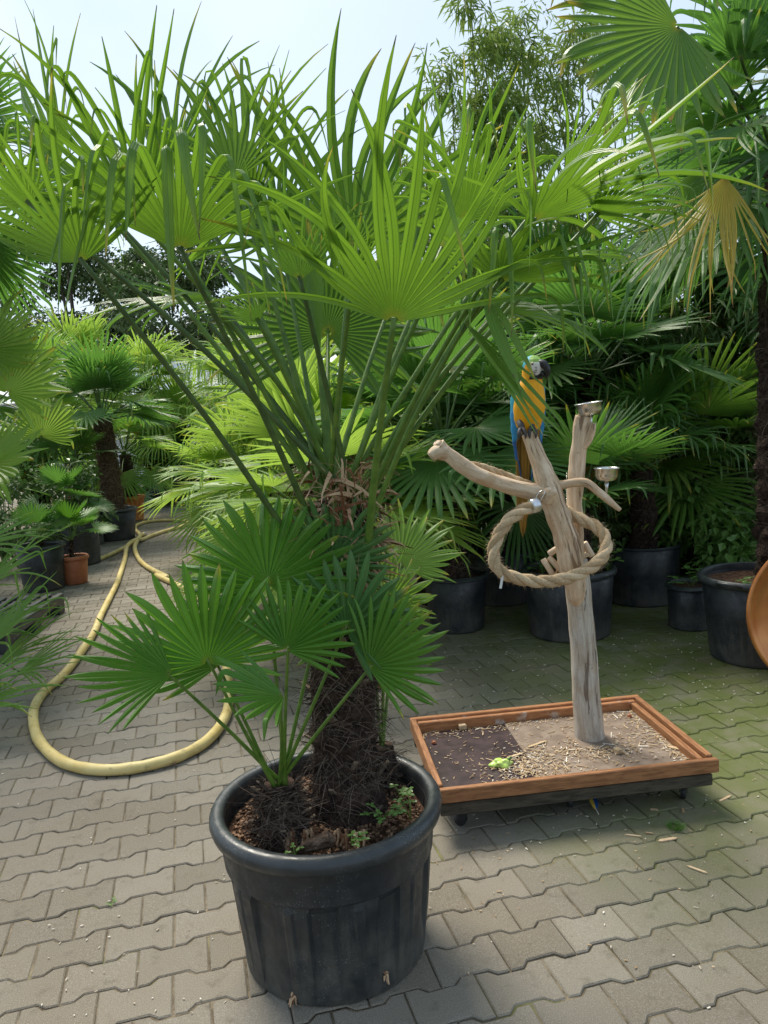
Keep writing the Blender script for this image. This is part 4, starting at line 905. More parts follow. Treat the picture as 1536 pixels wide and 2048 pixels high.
bowl(1213, 938, 3.02, .050, .048, 'polished steel bowl beside the short right branch of the perch', .02)
# rope ring
def rope(name, pts, r, label, closed=False, par=None, fuzz=500, seed=3, turns=26):
    cvp = catmull([at(*p) for p in pts], 9, closed); N = len(cvp); rg = random.Random(seed)
    e = tag(MB().build(name, None), None) if False else None
    ms = []
    L = sum((cvp[i+1]-cvp[i]).length for i in range(N-1))
    strands = []
    for s in range(3):
        pp = []; prev = None; acc = 0
        for i, p in enumerate(cvp):
            d = (cvp[min(i+1, N-1)]-cvp[max(i-1, 0)]).normalized()
            u = d.orthogonal().normalized() if prev is None else (prev-d*prev.dot(d)).normalized(); prev = u; w_ = d.cross(u)
            if i: acc += (p-cvp[i-1]).length
            a = acc/(r*6.5)*2*pi*.8+s*2*pi/3
            pp.append(p+(u*cos(a)+w_*sin(a))*r*.52)
        mb = MB(); mb.tube(pp, r*.60, 9, nz=.10, nscale=90, rs=.3+.2*s); strands.append(mb)
    fz = MB()
    for _ in range(fuzz):
        i = rg.randrange(1, N-1); d = (cvp[i+1]-cvp[i-1]).normalized(); q = V((rg.gauss(0, 1), rg.gauss(0, 1), rg.gauss(0, 1))); q = (q-d*q.dot(d)).normalized()
        p = cvp[i]+q*r*.9; dd = (q*rg.uniform(.3, 1)+d*rg.uniform(-1, 1)+V((rg.uniform(-.4, .4),)*3)).normalized(); ln = rg.uniform(.008, .026); sd = dd.orthogonal().normalized()*.0006
        m1 = p+dd*ln*.6; e1_ = m1+(dd+DOWN*.5).normalized()*ln*.4
        fz.add([p-sd, p+sd, m1+sd*.8, m1-sd*.8, e1_], [(0, 1, 2, 3), (3, 2, 4)], 0, rg.random())
    return strands, fz, cvp
ring_pts = [(1078, 1008, 2.905), (1050, 1018, 2.885), (1018, 1040, 2.86), (995, 1075, 2.845), (987, 1110, 2.835), (1000, 1142, 2.825), (1040, 1158, 2.82), (1090, 1163, 2.82), (1140, 1155, 2.83), (1185, 1133, 2.86), (1210, 1105, 2.90), (1210, 1075, 2.94), (1190, 1052, 2.98), (1160, 1038, 3.005), (1132, 1022, 3.02)]
st, fz, rcv = rope('rope_ring', ring_pts, .0225, '', fuzz=1100)
ring = empty('rope_ring', rcv[0], 'thick twisted sisal rope loop hanging from the fork of the perch', 'rope')
for s_ in st: s_.build('strand', M['rope'], ring, True)
tag(fz.build('rope_fuzz', M['rope'], ring), kind='stuff')
mb = MB(); d_ = (rcv[6]-rcv[0]).normalized(); mb.tube([rcv[1], rcv[1]+d_*.004, rcv[1]+d_*.030, rcv[1]+d_*.034], [.0265, .0285, .0285, .0265], 16); mb.build('end_ferrule', M['zinc'], ring, True)
mb = MB(); k0 = at(1074, 1003, 2.90); k1 = at(1084, 985, 2.895)
ax_ = (k1-k0); sd_ = V((.010, -.004, 0))
mb.tube(catmull([k0, k0+sd_, k0+ax_*.5+sd_*1.1, k1+sd_, k1+ax_*.15, k1-sd_, k0+ax_*.5-sd_*1.1, k0-sd_], 4, True)+[k0], .0028, 6); mb.build('snap_link', M['metal'], ring, True)
mb = MB(); q0 = at(1000, 1148, 2.81); mb.box(q0+V((.004, -.004, -.03)), .009, .003, .05, Matrix.Rotation(.2, 3, 'Y'), .0005); mb.build('cable_tie', M['white_wall'], ring)
st, fz, rcv2 = rope('r', [(942, 930, 2.955), (970, 936, 2.965), (1005, 948, 2.98), (1040, 962, 2.985), (1075, 975, 3.0)], .014, '', fuzz=120, seed=9)
r2 = empty('rope', rcv2[0], 'short piece of sisal rope lying behind the long left branch of the perch', 'rope')
for s_ in st: s_.build('strand', M['rope'], r2, True)
tag(fz.build('rope_fuzz', M['rope'], r2), kind='stuff')
# wooden toy hanging behind the post
toy = empty('wooden_toy', at(1120, 1085, 3.12), 'small ladder toy of wooden dowels hanging behind the perch post', 'bird toy')
for i, (x0, y0, x1, y1, r) in enumerate(((1112, 1082, 1138, 1100, .014), (1098, 1108, 1126, 1090, .013), (1086, 1118, 1106, 1150, .012), (1098, 1114, 1124, 1144, .012), (1106, 1148, 1120, 1172, .010), (1168, 1085, 1184, 1112, .014), (1164, 1112, 1182, 1106, .012))):
    mb = MB(); a_ = at(x0, y0, 3.05 if i < 5 else 3.1); b_ = at(x1, y1, 3.03 if i < 5 else 3.1); d_ = b_-a_
    mb.tube([a_, a_+d_*.03, a_+d_*.97, b_], [r*.85, r, r, r*.85], 12); mb.build('dowel', M['log_tan'], toy, True)
mb = MB(); mb.tube([at(1128, 1020, 3.13), at(1120, 1090, 3.10), at(1112, 1150, 3.06)], .003, 6); mb.build('cord', M['rope'], toy, True)
mb = MB()
for i in range(13):
    a_ = at(1133.5, 946+i*4.6, 3.10); b_ = at(1133.5, 950+i*4.6, 3.10); s_ = V((.003, 0, 0)) if i % 2 else V((0, .003, 0)); mb.tube([a_, (a_+b_)/2+s_, b_, (a_+b_)/2-s_, a_], .0012, 5)
mb.build('chain', M['metal'], toy, True)

# ------------------------------------------------------------------ parrot
def vc_mat(name, rough=.6, bs=.22, sc=130):
    g = NG(name); c = g.attrc('Col'); n = g.noise(sc, 3); f = g.noise(28, 3, vec=g.scaled(1, 1, .35))
    c = g.mix(g.ss(f, .35, .7, 0, .3), c, g.mix(1.0, c, (.55, .5, .5), 'MULTIPLY'))
    v = g.n('TexVoronoi'); v.inputs['Scale'].default_value = 95; g.l(g.scaled(1, 1, .6), v.inputs['Vector'])
    return g.done(g.bsdf(c, rough, 0, g.bump(g.math('ADD', v.outputs['Distance'], g.math('MULTIPLY', n, .6)), bs, .004), .3))
M['feather'] = vc_mat('feather')
def solid(name, c, rough=.5, spec=.5): 
    g = NG(name); n = g.noise(60, 3); return g.done(g.bsdf(g.mix(g.ss(n, .3, .7), c, tuple(x*.7 for x in c)), rough, 0, g.bump(n, .15, .002), spec))
M['beak'] = solid('beak', (.014, .013, .018), .35); M['eye'] = solid('eye', (.01, .01, .01), .1); M['claw'] = solid('claw', (.06, .055, .06), .6)
M['eye_ring'] = solid('eye_ring', (.55, .5, .22), .4)
BLUE, YEL, GRN, WHT, BLK, TEAL = (.03, .26, .52), (.85, .40, .012), (.24, .42, .09), (.74, .71, .66), (.02, .02, .02), (.03, .33, .44)
def parrot():
    base = at(1056, 868, 2.965); c0 = at(1057, 852, 3.00)
    e = empty('parrot', base, 'blue and yellow macaw sitting on the upright branch of the perch', 'parrot')
    X, Yv, Z = V((1, 0, 0)), V((0, 1, 0)), V((0, 0, 1))
    hdir = V((.72, -.66, 0)).normalized(); hs = V((hdir.y*-1, hdir.x, 0))
    h0 = c0.z
    rings = [(-.045, -.000, .02, .012, .014), (-.03, 0, .015, .030, .030), (-.005, 0, .008, .047, .046), (.03, .002, .002, .058, .056), (.07, .004, -.006, .062, .060), (.11, .006, -.008, .060, .056), (.145, .010, -.008, .052, .049),
             (.170, .014, -.008, .043, .043), (.190, .018, -.010, .039, .043), (.212, .021, -.013, .040, .046), (.235, .023, -.014, .039, .044), (.252, .023, -.012, .032, .036), (.264, .022, -.010, .020, .023), (.269, .022, -.009, .004, .005)]
    n = 36; cvs = []
    mb = MB(); fine = []
    K = 5
    for i in range(len(rings)-1):
        for j in range(K):
            t = j/K; t2 = t; fine.append([rings[i][q]*(1-t2)+rings[i+1][q]*t2 for q in range(5)])
    fine.append(list(rings[-1]))
    vs = []; cols = []
    for (z, ox, oy, rx, ry) in fine:
        for k in range(n):
            a = 2*pi*k/n; d = V((cos(a), sin(a), 0)); p = c0+V((ox+rx*cos(a), oy+ry*sin(a), z)); vs.append(p)
            front = -sin(a); side = d.dot(hdir); jit = mnoise.noise(p*60)*.18
            if z > .196+jit*.03:      # head
                hz = (z-.196)/.073
                lat = d.dot(hs)
                if side > .05 and hz < .62 and abs(lat) < .93: col = WHT
                elif hz > .5+jit*.3: col = GRN if side > .15+jit else TEAL
                elif side > -.35 and hz < .55: col = YEL
                else: col = TEAL if hz > .3 else (YEL if front > -.2 else BLUE)
            elif z > .178 and side > .35+jit: col = BLK
            else:
                col = YEL if front > -.05+jit else BLUE
                if z < -.01+jit*.05: col = (.05, .22, .30) if front < .5 else (.55, .33, .05)
            cols.append(col)
    fs = []
    for i in range(len(fine)-1):
        for k in range(n): fs.append((i*n+k, i*n+(k+1) % n, (i+1)*n+(k+1) % n, (i+1)*n+k))
    fs += [tuple(range(n-1, -1, -1)), tuple((len(fine)-1)*n+k for k in range(n))]
    mb.add(vs, fs); mb.col = cols; mb.build('body', M['feather'], e, True)
    hc = c0+V((.022, -.013, .222))
    # hooked beak
    b = MB(); f_ = hdir
    bp = [hc+f_*.024+Z*.012, hc+f_*.048+Z*.008, hc+f_*.062-Z*.010, hc+f_*.062-Z*.032, hc+f_*.054-Z*.048]
    bc = catmull(bp, 4); b.tube(bc, [.0175*(1-(i/(len(bc)-1))**1.6)+.0012 for i in range(len(bc))], 12); bo = b.build('upper_beak', M['beak'], e, True)
    b = MB(); b.tube(catmull([hc+f_*.022-Z*.018, hc+f_*.040-Z*.026, hc+f_*.050-Z*.036], 4), [.016-.0012*i for i in range(9)], 10); b.build('lower_beak', M['beak'], e, True)
    for s in (-1, 1):
        ec = hc+f_*.020+hs*s*.0345+Z*.012
        b = MB(); rt = (hs*s+f_*.35).normalized().to_track_quat('Z', 'Y').to_matrix(); b.lathe([(.0075, -.002), (.0078, .001), (.006, .003), (.0001, .0035)], ec, 14, rot=rt); eo = b.build('eye', M['eye_ring'], e, True)
        b = MB(); b.lathe([(.0046, .001), (.0044, .0045), (.0022, .0062), (.0001, .0066)], ec, 12, rot=rt); b.build('pupil', M['eye'], eo, True)
        for q in range(4):   # dark facial feather lines
            b = MB(); z_ = -.002-q*.006; p0 = hc+f_*.036+hs*s*.030+Z*z_; p1 = hc+f_*.006+hs*s*.042+Z*(z_-.003)
            b.tube([p0, (p0+p1)/2+hs*s*.003, p1], .0011, 5); b.build('face_line', M['beak'], e, True)
    # wings
    for s in (-1, 1):
        b = MB(); vs = []; cols = []; NU, NV = 16, 9
        for i in range(NU+1):
            t = i/NU; z = .150-.285*t; wdt = (.040*(sin(pi*min(1, t*1.15+.12))**.6)+.012)*(1-.35*t)
            ctr = c0+V((.006*(1-t)+s*(.060-.020*t*t+.006*sin(pi*t)), .012+.045*t, z))
            for j in range(NV):
                v = j/(NV-1)*2-1; an = v*1.15
                nrm = V((s*cos(an), sin(an), 0))
                p = ctr+V((s*(cos(an)-1)*wdt*.8, sin(an)*wdt*1.1, 0))+nrm*.004*(1 if (i % 3) else 1.6)
                vs.append(p); cols.append(TEAL if t < .3 else ((.025, .24, .50) if t < .72 else (.02, .10, .30)))
        for i in range(NU+1):
            for j in range(NV): vs.append(vs[i*NV+j]-V((s*.006, 0, 0))); cols.append((.35, .20, .02))
        o_ = (NU+1)*NV; fs = []
        for i in range(NU):
            for j in range(NV-1):
                a_ = i*NV+j; fs += [(a_, a_+1, a_+NV+1, a_+NV), (o_+a_, o_+a_+NV, o_+a_+NV+1, o_+a_+1)]
            for j in (0, NV-1): a_ = i*NV+j; fs.append((a_, a_+NV, o_+a_+NV, o_+a_))
        b.add(vs, fs); b.col = cols; b.build('wing', M['feather'], e, True)
        for q in range(5):   # flight feathers below the wing
            b = MB(); p0 = c0+V((s*(.052-.004*q), .03+.008*q, -.04-.012*q)); p1 = p0+V((-s*.022, .030, -.13-.01*q)); vs = []; cols = []
            for i in range(7):
                t = i/6; wv = .010*(1-t**3)+.0008; p = p0*(1-t)+p1*t; vs += [p+V((0, -wv, 0)), p+V((s*.002, 0, 0)), p+V((0, wv, 0)), p-V((s*.0015, 0, 0))]; cols += [(.02, .13, .38)]*4
            fs = []
            for i in range(6):
                for k in range(4): fs.append((i*4+k, i*4+(k+1) % 4, i*4+4+(k+1) % 4, i*4+4+k))
            b.add(vs, fs); b.col = cols; b.build('flight_feather', M['feather'], e, True)
    # tail feathers
    tb = c0+V((-.012, .035, -.03)); te = at(1046, 1082, 3.16)
    for q in range(7):
        b = MB(); s = (q-3)/3; L = 1-.22*abs(s)-.04*(q % 2); vs = []; cols = []
        for i in range(13):
            t = i/12*L; p = tb*(1-t)+te*t+V((s*(.020-.004*t), .004*(q % 2)+.003*abs(s), 0)); wv = .013*(1-.25*i/12)*(1 if i < 11 else (.8 if i == 11 else .2)); vs += [p+V((-wv, 0, 0)), p+V((0, -.003, 0)), p+V((wv, 0, 0)), p+V((0, .0025, 0))]
            cols += [(.24, .145, .025) if q % 2 == 0 else (.19, .125, .035)]*4
        fs = []
        for i in range(12):
            for k in range(4): fs.append((i*4+k, i*4+(k+1) % 4, i*4+4+(k+1) % 4, i*4+4+k))
        b.add(vs, fs); b.col = cols; b.build('tail_feather', M['feather'], e, True)
    # legs and toes around the branch top
    for s in (-1, 1):
        b = MB(); k = base+V((s*.020-.004, .0, .030)); b.tube([k+V((0, .012, .02)), k, k+V((0, -.010, -.012))], [.017, .012, .010], 10); lg = b.build('leg', M['claw'], e, True)
        for a2 in (-.5, .25):
            b = MB(); d = V((sin(a2), -cos(a2), 0)); b.tube(catmull([k+V((0, -.006, -.008)), k+d*.022+V((0, 0, -.012)), k+d*.034+V((0, 0, -.030)), k+d*.030+V((0, 0, -.048))], 3), [.0075, .0075, .0072, .007, .007, .0066, .006, .005, .003, .0012], 8); b.build('toe', M['claw'], lg, True)
        for a2 in (pi-.4, pi+.5):
            b = MB(); d = V((sin(a2), -cos(a2), 0)); b.tube(catmull([k+V((0, 0, -.008)), k+d*.020+V((0, 0, -.018)), k+d*.026+V((0, 0, -.040))], 3), [.007, .007, .006, .005, .004, .003, .0015], 8); b.build('toe', M['claw'], lg, True)
parrot()

# ------------------------------------------------------------------ tray litter
rng = random.Random(77)
def chip(mb, c, l, w_, h, rg):
    rt = Matrix.Rotation(rg.uniform(0, 2*pi), 3, 'Z') @ Matrix.Rotation(rg.gauss(0, .12), 3, 'Y') @ Matrix.Rotation(rg.gauss(0, .15), 3, 'X')
    x, y, z = l/2, w_/2, h/2; k = rg.uniform(.3, .9)
    vs = [V((-x, -y*k, -z)), V((x, -y, -z)), V((x*rg.uniform(.7, 1), y, -z)), V((-x*.9, y*k, -z)), V((-x, -y*k, z)), V((x, -y, z)), V((x*.85, y, z)), V((-x*.9, y*k, z))]
    mb.add([V(c)+rt @ p for p in vs], [(3, 2, 1, 0), (4, 5, 6, 7), (0, 1, 5, 4), (1, 2, 6, 5), (2, 3, 7, 6), (3, 0, 4, 7)], 0, rg.random())
ch = MB(); cw = MB()
def inside(u, v): return -TW/2+.03 < u < TW/2-.06 and -TD/2+.02 < v < TD/2-.045
k = 0
while k < 1700:
    md_ = rng.random()
    if md_ < .36: u, v = rng.gauss(-.14, .09), rng.gauss(-.14, .08)
    elif md_ < .66: u, v = rng.gauss(.16, .13), rng.gauss(-.06, .07)
    elif md_ < .78: u, v = TW/2-.06-abs(rng.gauss(0, .035)), rng.uniform(-.28, .27)
    elif md_ < .88: u, v = rng.uniform(-.5, .45), TD/2-.05-abs(rng.gauss(0, .03))
    else: u, v = rng.uniform(-.5, .46), rng.uniform(-.29, .27)
    if not inside(u, v): continue
    if abs(u-.19) < .07 and abs(v-.03) < .07: continue
    z = (.1435 if u < -.115 else .1495)+.0025+rng.random()*.004*(md_ < .66)
    l = abs(rng.gauss(.008, .007))+.003 if rng.random() < .92 else rng.uniform(.025, .055)
    chip(ch if rng.random() < .8 else cw, tp(u, v, z), l, rng.uniform(.0018, .0055), .0016, rng); k += 1
tag(ch.build('wood_chips', M['chip']), 'tan gnawed wood chips scattered over the tray floor', 'wood chips', kind='stuff')
tag(cw.build('seed_husks', M['chip_white']), 'pale seed husks scattered over the tray floor', 'seed husks', kind='stuff')
def splinter(c, l, w_, ang, label, h=.004, mat='chip'):
    mb = MB(); x, y = l/2, w_/2; rt = Matrix.Rotation(ang, 3, 'Z'); vs = []
    for z in (0, h):
        for (a, b) in ((-1, -.25), (-.6, -.9), (.7, -1), (1, -.1), (.65, .8), (-.7, 1)): vs.append(V(c)+rt @ V((a*x, b*y, z)))
    fs = [(5, 4, 3, 2, 1, 0), (6, 7, 8, 9, 10, 11)]+[(i, (i+1) % 6, 6+(i+1) % 6, 6+i) for i in range(6)]
    mb.add([p-V(c) for p in vs], fs, 0, rng.random()); o = mb.build('wood_splinter', M[mat]); o.location = c; tag(o, label, 'wood splinter')
splinter(gnd(1074, 1489, .152), .105, .012, .55, 'long splinter lying across the seam between the two tray panels')
splinter(gnd(1030, 1512, .148), .09, .009, .5, 'thin splinter beside the green pepper piece on the tray')
splinter(gnd(1365, 1500, .152), .13, .02, 2.5, 'broad splinter against the right side board inside the tray')
splinter(gnd(1335, 1680, 0), .075, .014, .2, 'broad pale splinter lying by the grass tuft on the paving')
splinter(gnd(1394, 1740, 0), .068, .009, -.75, 'straight pale splinter lying alone right of the grass tuft')
splinter(gnd(1266, 1672, 0), .058, .006, -.3, 'thin pale splinter left of the grass tuft')
splinter(gnd(1298, 1667, 0), .03, .005, -.35, 'short thin splinter just left of the grass tuft')
splinter(gnd(1450, 1598, 0), .075, .010, .55, 'long splinter at the right frame edge beyond the tray')
splinter(gnd(1366, 1622, 0), .036, .010, 1.3, 'short splinter upright in view behind the grass tuft')
splinter(gnd(1308, 1620, 0), .030, .012, -.2, 'short broad splinter on the paving below the right front castor')
gl = MB()
gl2 = MB()
for _ in range(230):
    x = rng.uniform(860, 1530); y = 1470+abs(rng.gauss(0, 210))
    if y > 2040: continue
    c = gnd(x, y, .004); 
    chip(gl if rng.random() < .4 else gl2, c, rng.uniform(.003, .011)*rng.choice((1, 1, 1.6)), rng.uniform(.0015, .005), .0015, rng)
for _ in range(260):
    c = V((rng.uniform(.3, 2.2), rng.uniform(3.4, 4.9), .003)); chip(gl, c, rng.uniform(.004, .014), rng.uniform(.002, .006), .002, rng)
for _ in range(90):
    c = gnd(rng.uniform(0, 460), rng.uniform(1300, 2040), .003); chip(gl, c, rng.uniform(.003, .010), rng.uniform(.002, .004), .002, rng)
tag(gl2.build('paving_chips', M['chip']), 'small brownish wood crumbs strewn on the paving around the tray', 'wood crumbs', kind='stuff')
tag(gl.build('paving_litter', M['chip_white']), 'tiny pale husks and chips strewn on the paving', 'litter', kind='stuff')
# pepper piece
def lump(name, c, rx, ry, rz, mat, label, cat, seed, nz=.35, sc=40):
    mb = MB(); n, k = 20, 12; vs = []
    for i in range(k+1):
        th = pi*i/k
        for j in range(n):
            a = 2*pi*j/n; d = V((sin(th)*cos(a), sin(th)*sin(a), cos(th))); r = 1+nz*mnoise.noise(d*1.6+V((seed, 0, 0)))+.10*cos(4*a)*sin(th)
            vs.append(V((d.x*rx*r, d.y*ry*r, max(-rz*.6, d.z*rz*r)+rz*.6)))
    fs = [(i*n+j, i*n+(j+1) % n, (i+1)*n+(j+1) % n, (i+1)*n+j) for i in range(k) for j in range(n)]
    mb.add(vs, fs); o = mb.build(name, mat, None, True); o.location = c; tag(o, label, cat); return o
g = NG('pepper'); M['pepper'] = g.done(g.bsdf(g.mix(g.ss(g.noise(40, 3), .3, .7), (.42, .62, .10), (.58, .74, .22)), .25, 0, g.bump(g.noise(30, 2), .2, .004), .5))
pc = gnd(1003, 1532, .145)
pep = lump('pepper_piece', pc, .036, .024, .017, M['pepper'], 'lime green bitten pepper piece lying on the dark tray panel', 'pepper', 5, .75)
mb = MB(); mb.tube([pc+V((.024, .004, .018)), pc+V((.034, .006, .026)), pc+V((.040, .004, .034))], [.010, .006, .004], 8); mb.build('stalk', M['petiole'], pep, True)
def wblock(c, s, ang, label):
    mb = MB(); mb.box((0, 0, s[2]/2), *s, None, .003); o = mb.build('wood_block', M['chip']); o.location = c; o.rotation_euler = (0, 0, ang); tag(o, label, 'wood block')
wblock(gnd(925, 1458, .1455), (.032, .026, .022), .2, 'small pale wood block at the back of the dark tray panel')
wblock(gnd(1236, 1506, .1515), (.024, .024, .020), .5, 'small pale wood block right of the perch post')
lump('berry', gnd(868, 1487, .146), .009, .008, .008, M['terracotta'], 'small orange red food crumb on the left of the dark tray panel', 'food crumb', 2)
lump('berry', gnd(1259, 1434, .151), .010, .008, .008, M['terracotta'], 'small red food crumb at the back right of the tray', 'food crumb', 3)
# feather on the paving
fe = MB(); c = gnd(1187, 1612, .006); d = V((.02, .10, 0)); vs = []; cols = []
fth = empty('feather', c, 'single blue and yellow feather on the paving in front of the tray', 'feather')
for half, colr in ((1, (.02, .12, .45)), (-1, (.80, .55, .08))):
    b = MB(); vs = []
    for i in range(9):
        t = i/8; p = c+V((.008*sin(t*2), .12*t-.04, .004+.006*sin(pi*t))); wv = .016*sin(pi*min(1, t*.9+.08))**.6; vs += [p, p+V((half*wv, .012, .003)), p+V((half*wv*.5, .006, -.0012))]
    fs = []
    for i in range(8):
        for k in range(3): fs.append((i*3+k, i*3+(k+1) % 3, i*3+3+(k+1) % 3, i*3+3+k))
    b.add(vs, fs); b.col = [colr]*len(vs); b.build('vane', M['feather'], fth)
b = MB(); b.tube([c+V((0, -.07, .004)), c+V((0, -.04, .005)), c+V((.008, .08, .010))], [.0015, .0018, .0008], 6); b.build('quill', M['chip_white'], fth, True)

# ------------------------------------------------------------------ soil clods, wood chunk, weeds, grass
rng = random.Random(31); cb = MB()
for _ in range(2200):
    r = .272*math.sqrt(rng.random()); a = rng.uniform(0, 2*pi); p = PC+V((r*cos(a), r*sin(a), SOIL_Z+.012+.012*(1-r/.27)))
    s = rng.uniform(.002, .0065); chip(cb, p, s*2.2, s*1.5, s*1.2, rng)
tag(cb.build('bark_mulch', M['soil_clod']), 'crumbly brown soil and bark bits on top of the ribbed pot', 'soil', kind='stuff')
rb = MB()
for _ in range(70):
    x = rng.uniform(560, 730); b_ = at(x, 1668+rng.uniform(-12, 12), 1.93); d = V((rng.gauss(0, .012), rng.gauss(-.012, .008), -.035-.02*rng.random()))
    rb.tube(catmull([b_, b_+d*.5+V((rng.gauss(0, .004), 0, 0)), b_+d], 3), [.0038]*4+[.003]*3, 6, rs=rng.random())
tag(rb.build('aerial_roots', M['fibre_red'], palm), kind='stuff')
mb = MB(); c = at(632, 1690, 1.86)
mb.tube([c+V((-.065, -.005, -.02)), c+V((-.02, 0, 0)), c+V((.03, .01, .008)), c+V((.045, .012, .0))], [.004, .016, .022, .014], 9, nz=.4, nscale=40)
o = mb.build('wood_chunk', M['bark_light']); tag(o, 'weathered brown wood chunk at the front of the soil in the ribbed pot', 'wood chunk')
def weed(c, n, s, label, seed, h=.04, mat='weed'):
    rg = random.Random(seed); e = empty('weed', c, label, 'weed'); 
    for i in range(n):
        a = rg.uniform(0, 2*pi); tpv = V(c)+V((cos(a)*s*rg.uniform(.3, 1), sin(a)*s*rg.uniform(.3, 1), h*rg.uniform(.4, 1.1)))
        mb = MB(); mb.tube(catmull([V(c), (V(c)+tpv)*.5+V((0, 0, h*.3)), tpv], 3), .0011, 5); st_ = mb.build('stem', M['petiole'], e)
        mb = MB()
        for q in range(3):
            a2 = a+q*2.1+rg.uniform(-.4, .4); d = V((cos(a2), sin(a2), rg.uniform(-.1, .3))).normalized(); sd = V((-sin(a2), cos(a2), 0)); l = s*rg.uniform(.28, .45)
            pts = [tpv, tpv+d*l*.35-sd*l*.32, tpv+d*l*.8-sd*l*.28, tpv+d*l-V((0, 0, l*.1)), tpv+d*l*.8+sd*l*.28, tpv+d*l*.35+sd*l*.32, tpv+d*l*.5-V((0, 0, l*.10))]
            mb.add(pts, [(0, 1, 6), (1, 2, 6), (2, 3, 6), (3, 4, 6), (4, 5, 6), (5, 0, 6)], .3, rg.random())
        mb.build('leaf', leaf2[mat], st_)
zz = SOIL_Z+.02
weed(V((.0, 2.12, zz)), 5, .045, 'small green weed at the back right of the soil in the ribbed pot', 1, .05)
weed(at(765, 1640, 1.98), 6, .045, 'small green weed right of the shaggy trunk in the ribbed pot', 2, .04)
weed(at(822, 1640, 2.02), 5, .05, 'small green weed by the right inner wall of the ribbed pot', 3, .05)
weed(at(703, 1690, 1.87), 5, .04, 'small green weed at the front right of the wood chunk', 4, .035)
weed(at(590, 1712, 1.84), 3, .03, 'tiny green weed at the front rim of the ribbed pot', 5, .02)
weed(gnd(222, 1808, 0), 4, .022, 'tiny weed growing from a joint in the paving at the lower left', 6, .012)
weed(V((rc.x-.12, rc.y-.16, .46)), 8, .07, 'weed with rounded leaves in the big pot at the right edge', 7, .05)
weed(gnd(1396, 1262)+V((0, .1, .27)), 12, .14, 'leafy weed spilling out of the small black pot at the right', 8, .10)
weed(gnd(1100, 1278)+V((.0, .16, .40)), 12, .12, 'bright leafy weed in the wide pot left of the perch post', 9, .12)
weed(gnd(1235, 1278)+V((.0, .16, .40)), 12, .13, 'bright leafy weed in the wide pot right of the perch post', 10, .16)
def tuft(c, n, h, label, seed, r=.02):
    rg = random.Random(seed); mb = MB()
    for _ in range(n):
        a = rg.uniform(0, 2*pi); q = r*math.sqrt(rg.random()); p = V(c)+V((cos(a)*q, sin(a)*q, -.004)); d = V((cos(a)*.6*q/r+rg.gauss(0, .2), sin(a)*.6*q/r+rg.gauss(0, .2), 1)).normalized(); l = h*rg.uniform(.5, 1.1); sd = d.cross(V((rg.gauss(0, 1), rg.gauss(0, 1), 0))).normalized()*.0011
        mb.add([p-sd, p+sd, p+d*l*.6+sd*.7, p+d*l*.6-sd*.7, p+(d+V((cos(a)*.3, sin(a)*.3, -.2)))*l], [(0, 1, 2, 3), (3, 2, 4)], [.2, .2, .5, .5, .8], rg.random())
    tag(mb.build('grass_tuft', leaf2['weed']), label, 'grass')
tuft(gnd(1350, 1655, 0), 170, .035, 'small round grass tuft between pavers at the lower right', 1, .024)
# dry leaf by the hose
mb = MB(); c = gnd(324, 1536, .004); vs = []
for i in range(9):
    t = i/8; p = c+V((.12*t-.06, .022*t, .010*sin(pi*t)+.004)); wv = .022*sin(pi*min(1, t*.92+.05)); vs += [p+V((0, -wv, .006)), p, p+V((0, wv*.8, .010+.006*sin(t*9))), p+V((0, 0, -.0012))]
fs = []
for i in range(8):
    for k in range(4): fs.append((i*4+k, i*4+(k+1) % 4, i*4+4+(k+1) % 4, i*4+4+k))
mb.add(vs, fs); o = mb.build('dry_leaf', M['fibre_red']); tag(o, 'curled dry brown leaf lying beside the front of the hose loop', 'leaf')
# terracotta shard behind the ribbed pot
mb = MB(); c = gnd(764, 1372, 0); mb.lathe([(.05, 0), (.065, .05), (.07, .052), (.07, .062), (.06, .062), (.045, .006), (.001, .006)], c, 20); o = mb.build('clay_saucer', M['terracotta'], None, True); tag(o, 'small terracotta dish standing behind the shaggy trunk', 'dish')

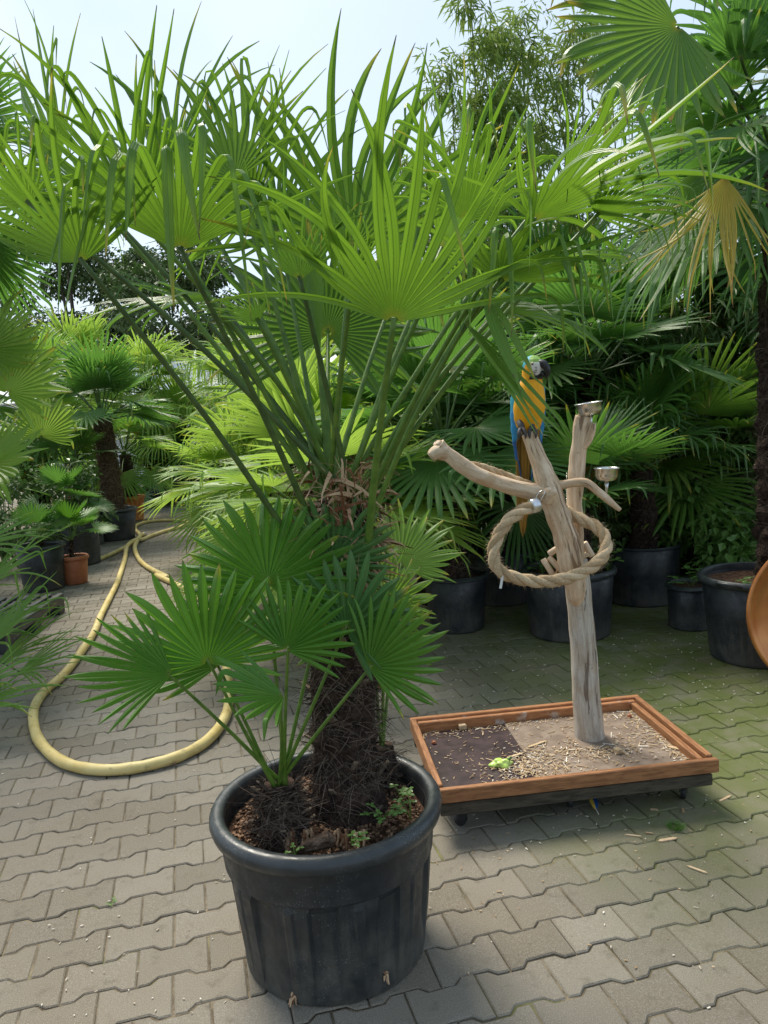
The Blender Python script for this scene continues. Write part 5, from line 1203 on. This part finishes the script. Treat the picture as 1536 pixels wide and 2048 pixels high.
# ------------------------------------------------------------------ pallet at the left, orange dish at the right
g = NG('pallet'); M['pallet'] = g.done(g.bsdf(g.mix(g.ss(g.noise(9, 4), .3, .7), (.018, .019, .022), (.05, .052, .056)), .42, 0, g.bump(g.noise(80, 3), .15, .003), .5))
pa = gnd(132, 1222); pb_ = gnd(20, 1306); PXA = (pb_-pa); plen = 1.25; dirx = PXA.normalized(); diry = V((dirx.y, -dirx.x, 0)) if V((dirx.y, -dirx.x, 0)).x < 0 else V((-dirx.y, dirx.x, 0))
pal = empty('plastic_pallet', pa, 'black slatted plastic pallet lying at the left behind the low palm leaves', 'pallet')
prot = Matrix((( dirx.x, diry.x, 0), (dirx.y, diry.y, 0), (0, 0, 1)))
def pbx(name, u, v, z, su, sv, sz):
    mb = MB(); mb.box((0, 0, 0), su, sv, sz, prot, .004); o = mb.build(name, M['pallet'], pal, local=True); o.location = dirx*u+diry*v+V((0, 0, z)); return o
for i in range(9): pbx('slat', plen/2, .03+i*.095, .155, plen, .052, .016)
for i in range(12): pbx('cross_slat', .03+i*(plen-.06)/11, .41, .142, .028, .80, .012)
for u in (.07, plen/2, plen-.07):
    for v in (.06, .41, .76): pbx('foot', u, v, .0675, .13, .11, .135)
for v in (.012, .81): pbx('edge_board', plen/2, v, .115, plen, .018, .06)
dc = at(1668, 1228, 3.72); DR = dc.z; dsh = empty('round_dish', dc-V((0, 0, dc.z)), 'shiny copper orange round dish standing on edge against the pot at the right frame edge', 'dish')
g = NG('copper_glaze'); M['copper'] = g.done(g.bsdf(g.mix(g.ss(g.noise(5, 3), .3, .7), (.46, .16, .045), (.60, .25, .08)), .2, .5, None, .6))
rt = Matrix.Rotation(R_(-14), 3, 'Z') @ Matrix.Rotation(R_(84), 3, 'X')
mb = MB(); prof = [(.001, -.028), (.17, -.028), (.195, -.024), (.203, -.012), (.208, -.012), (.245, .026), (.256, .044), (.264, .048), (.270, .040), (.268, .034), (.25, .028), (.21, -.012), (.15, -.034), (.001, -.034)]
mb.lathe([(r*DR/.270, z) for r, z in prof], dc, 72, rot=rt); mb.build('dish_body', M['copper'], dsh, True)
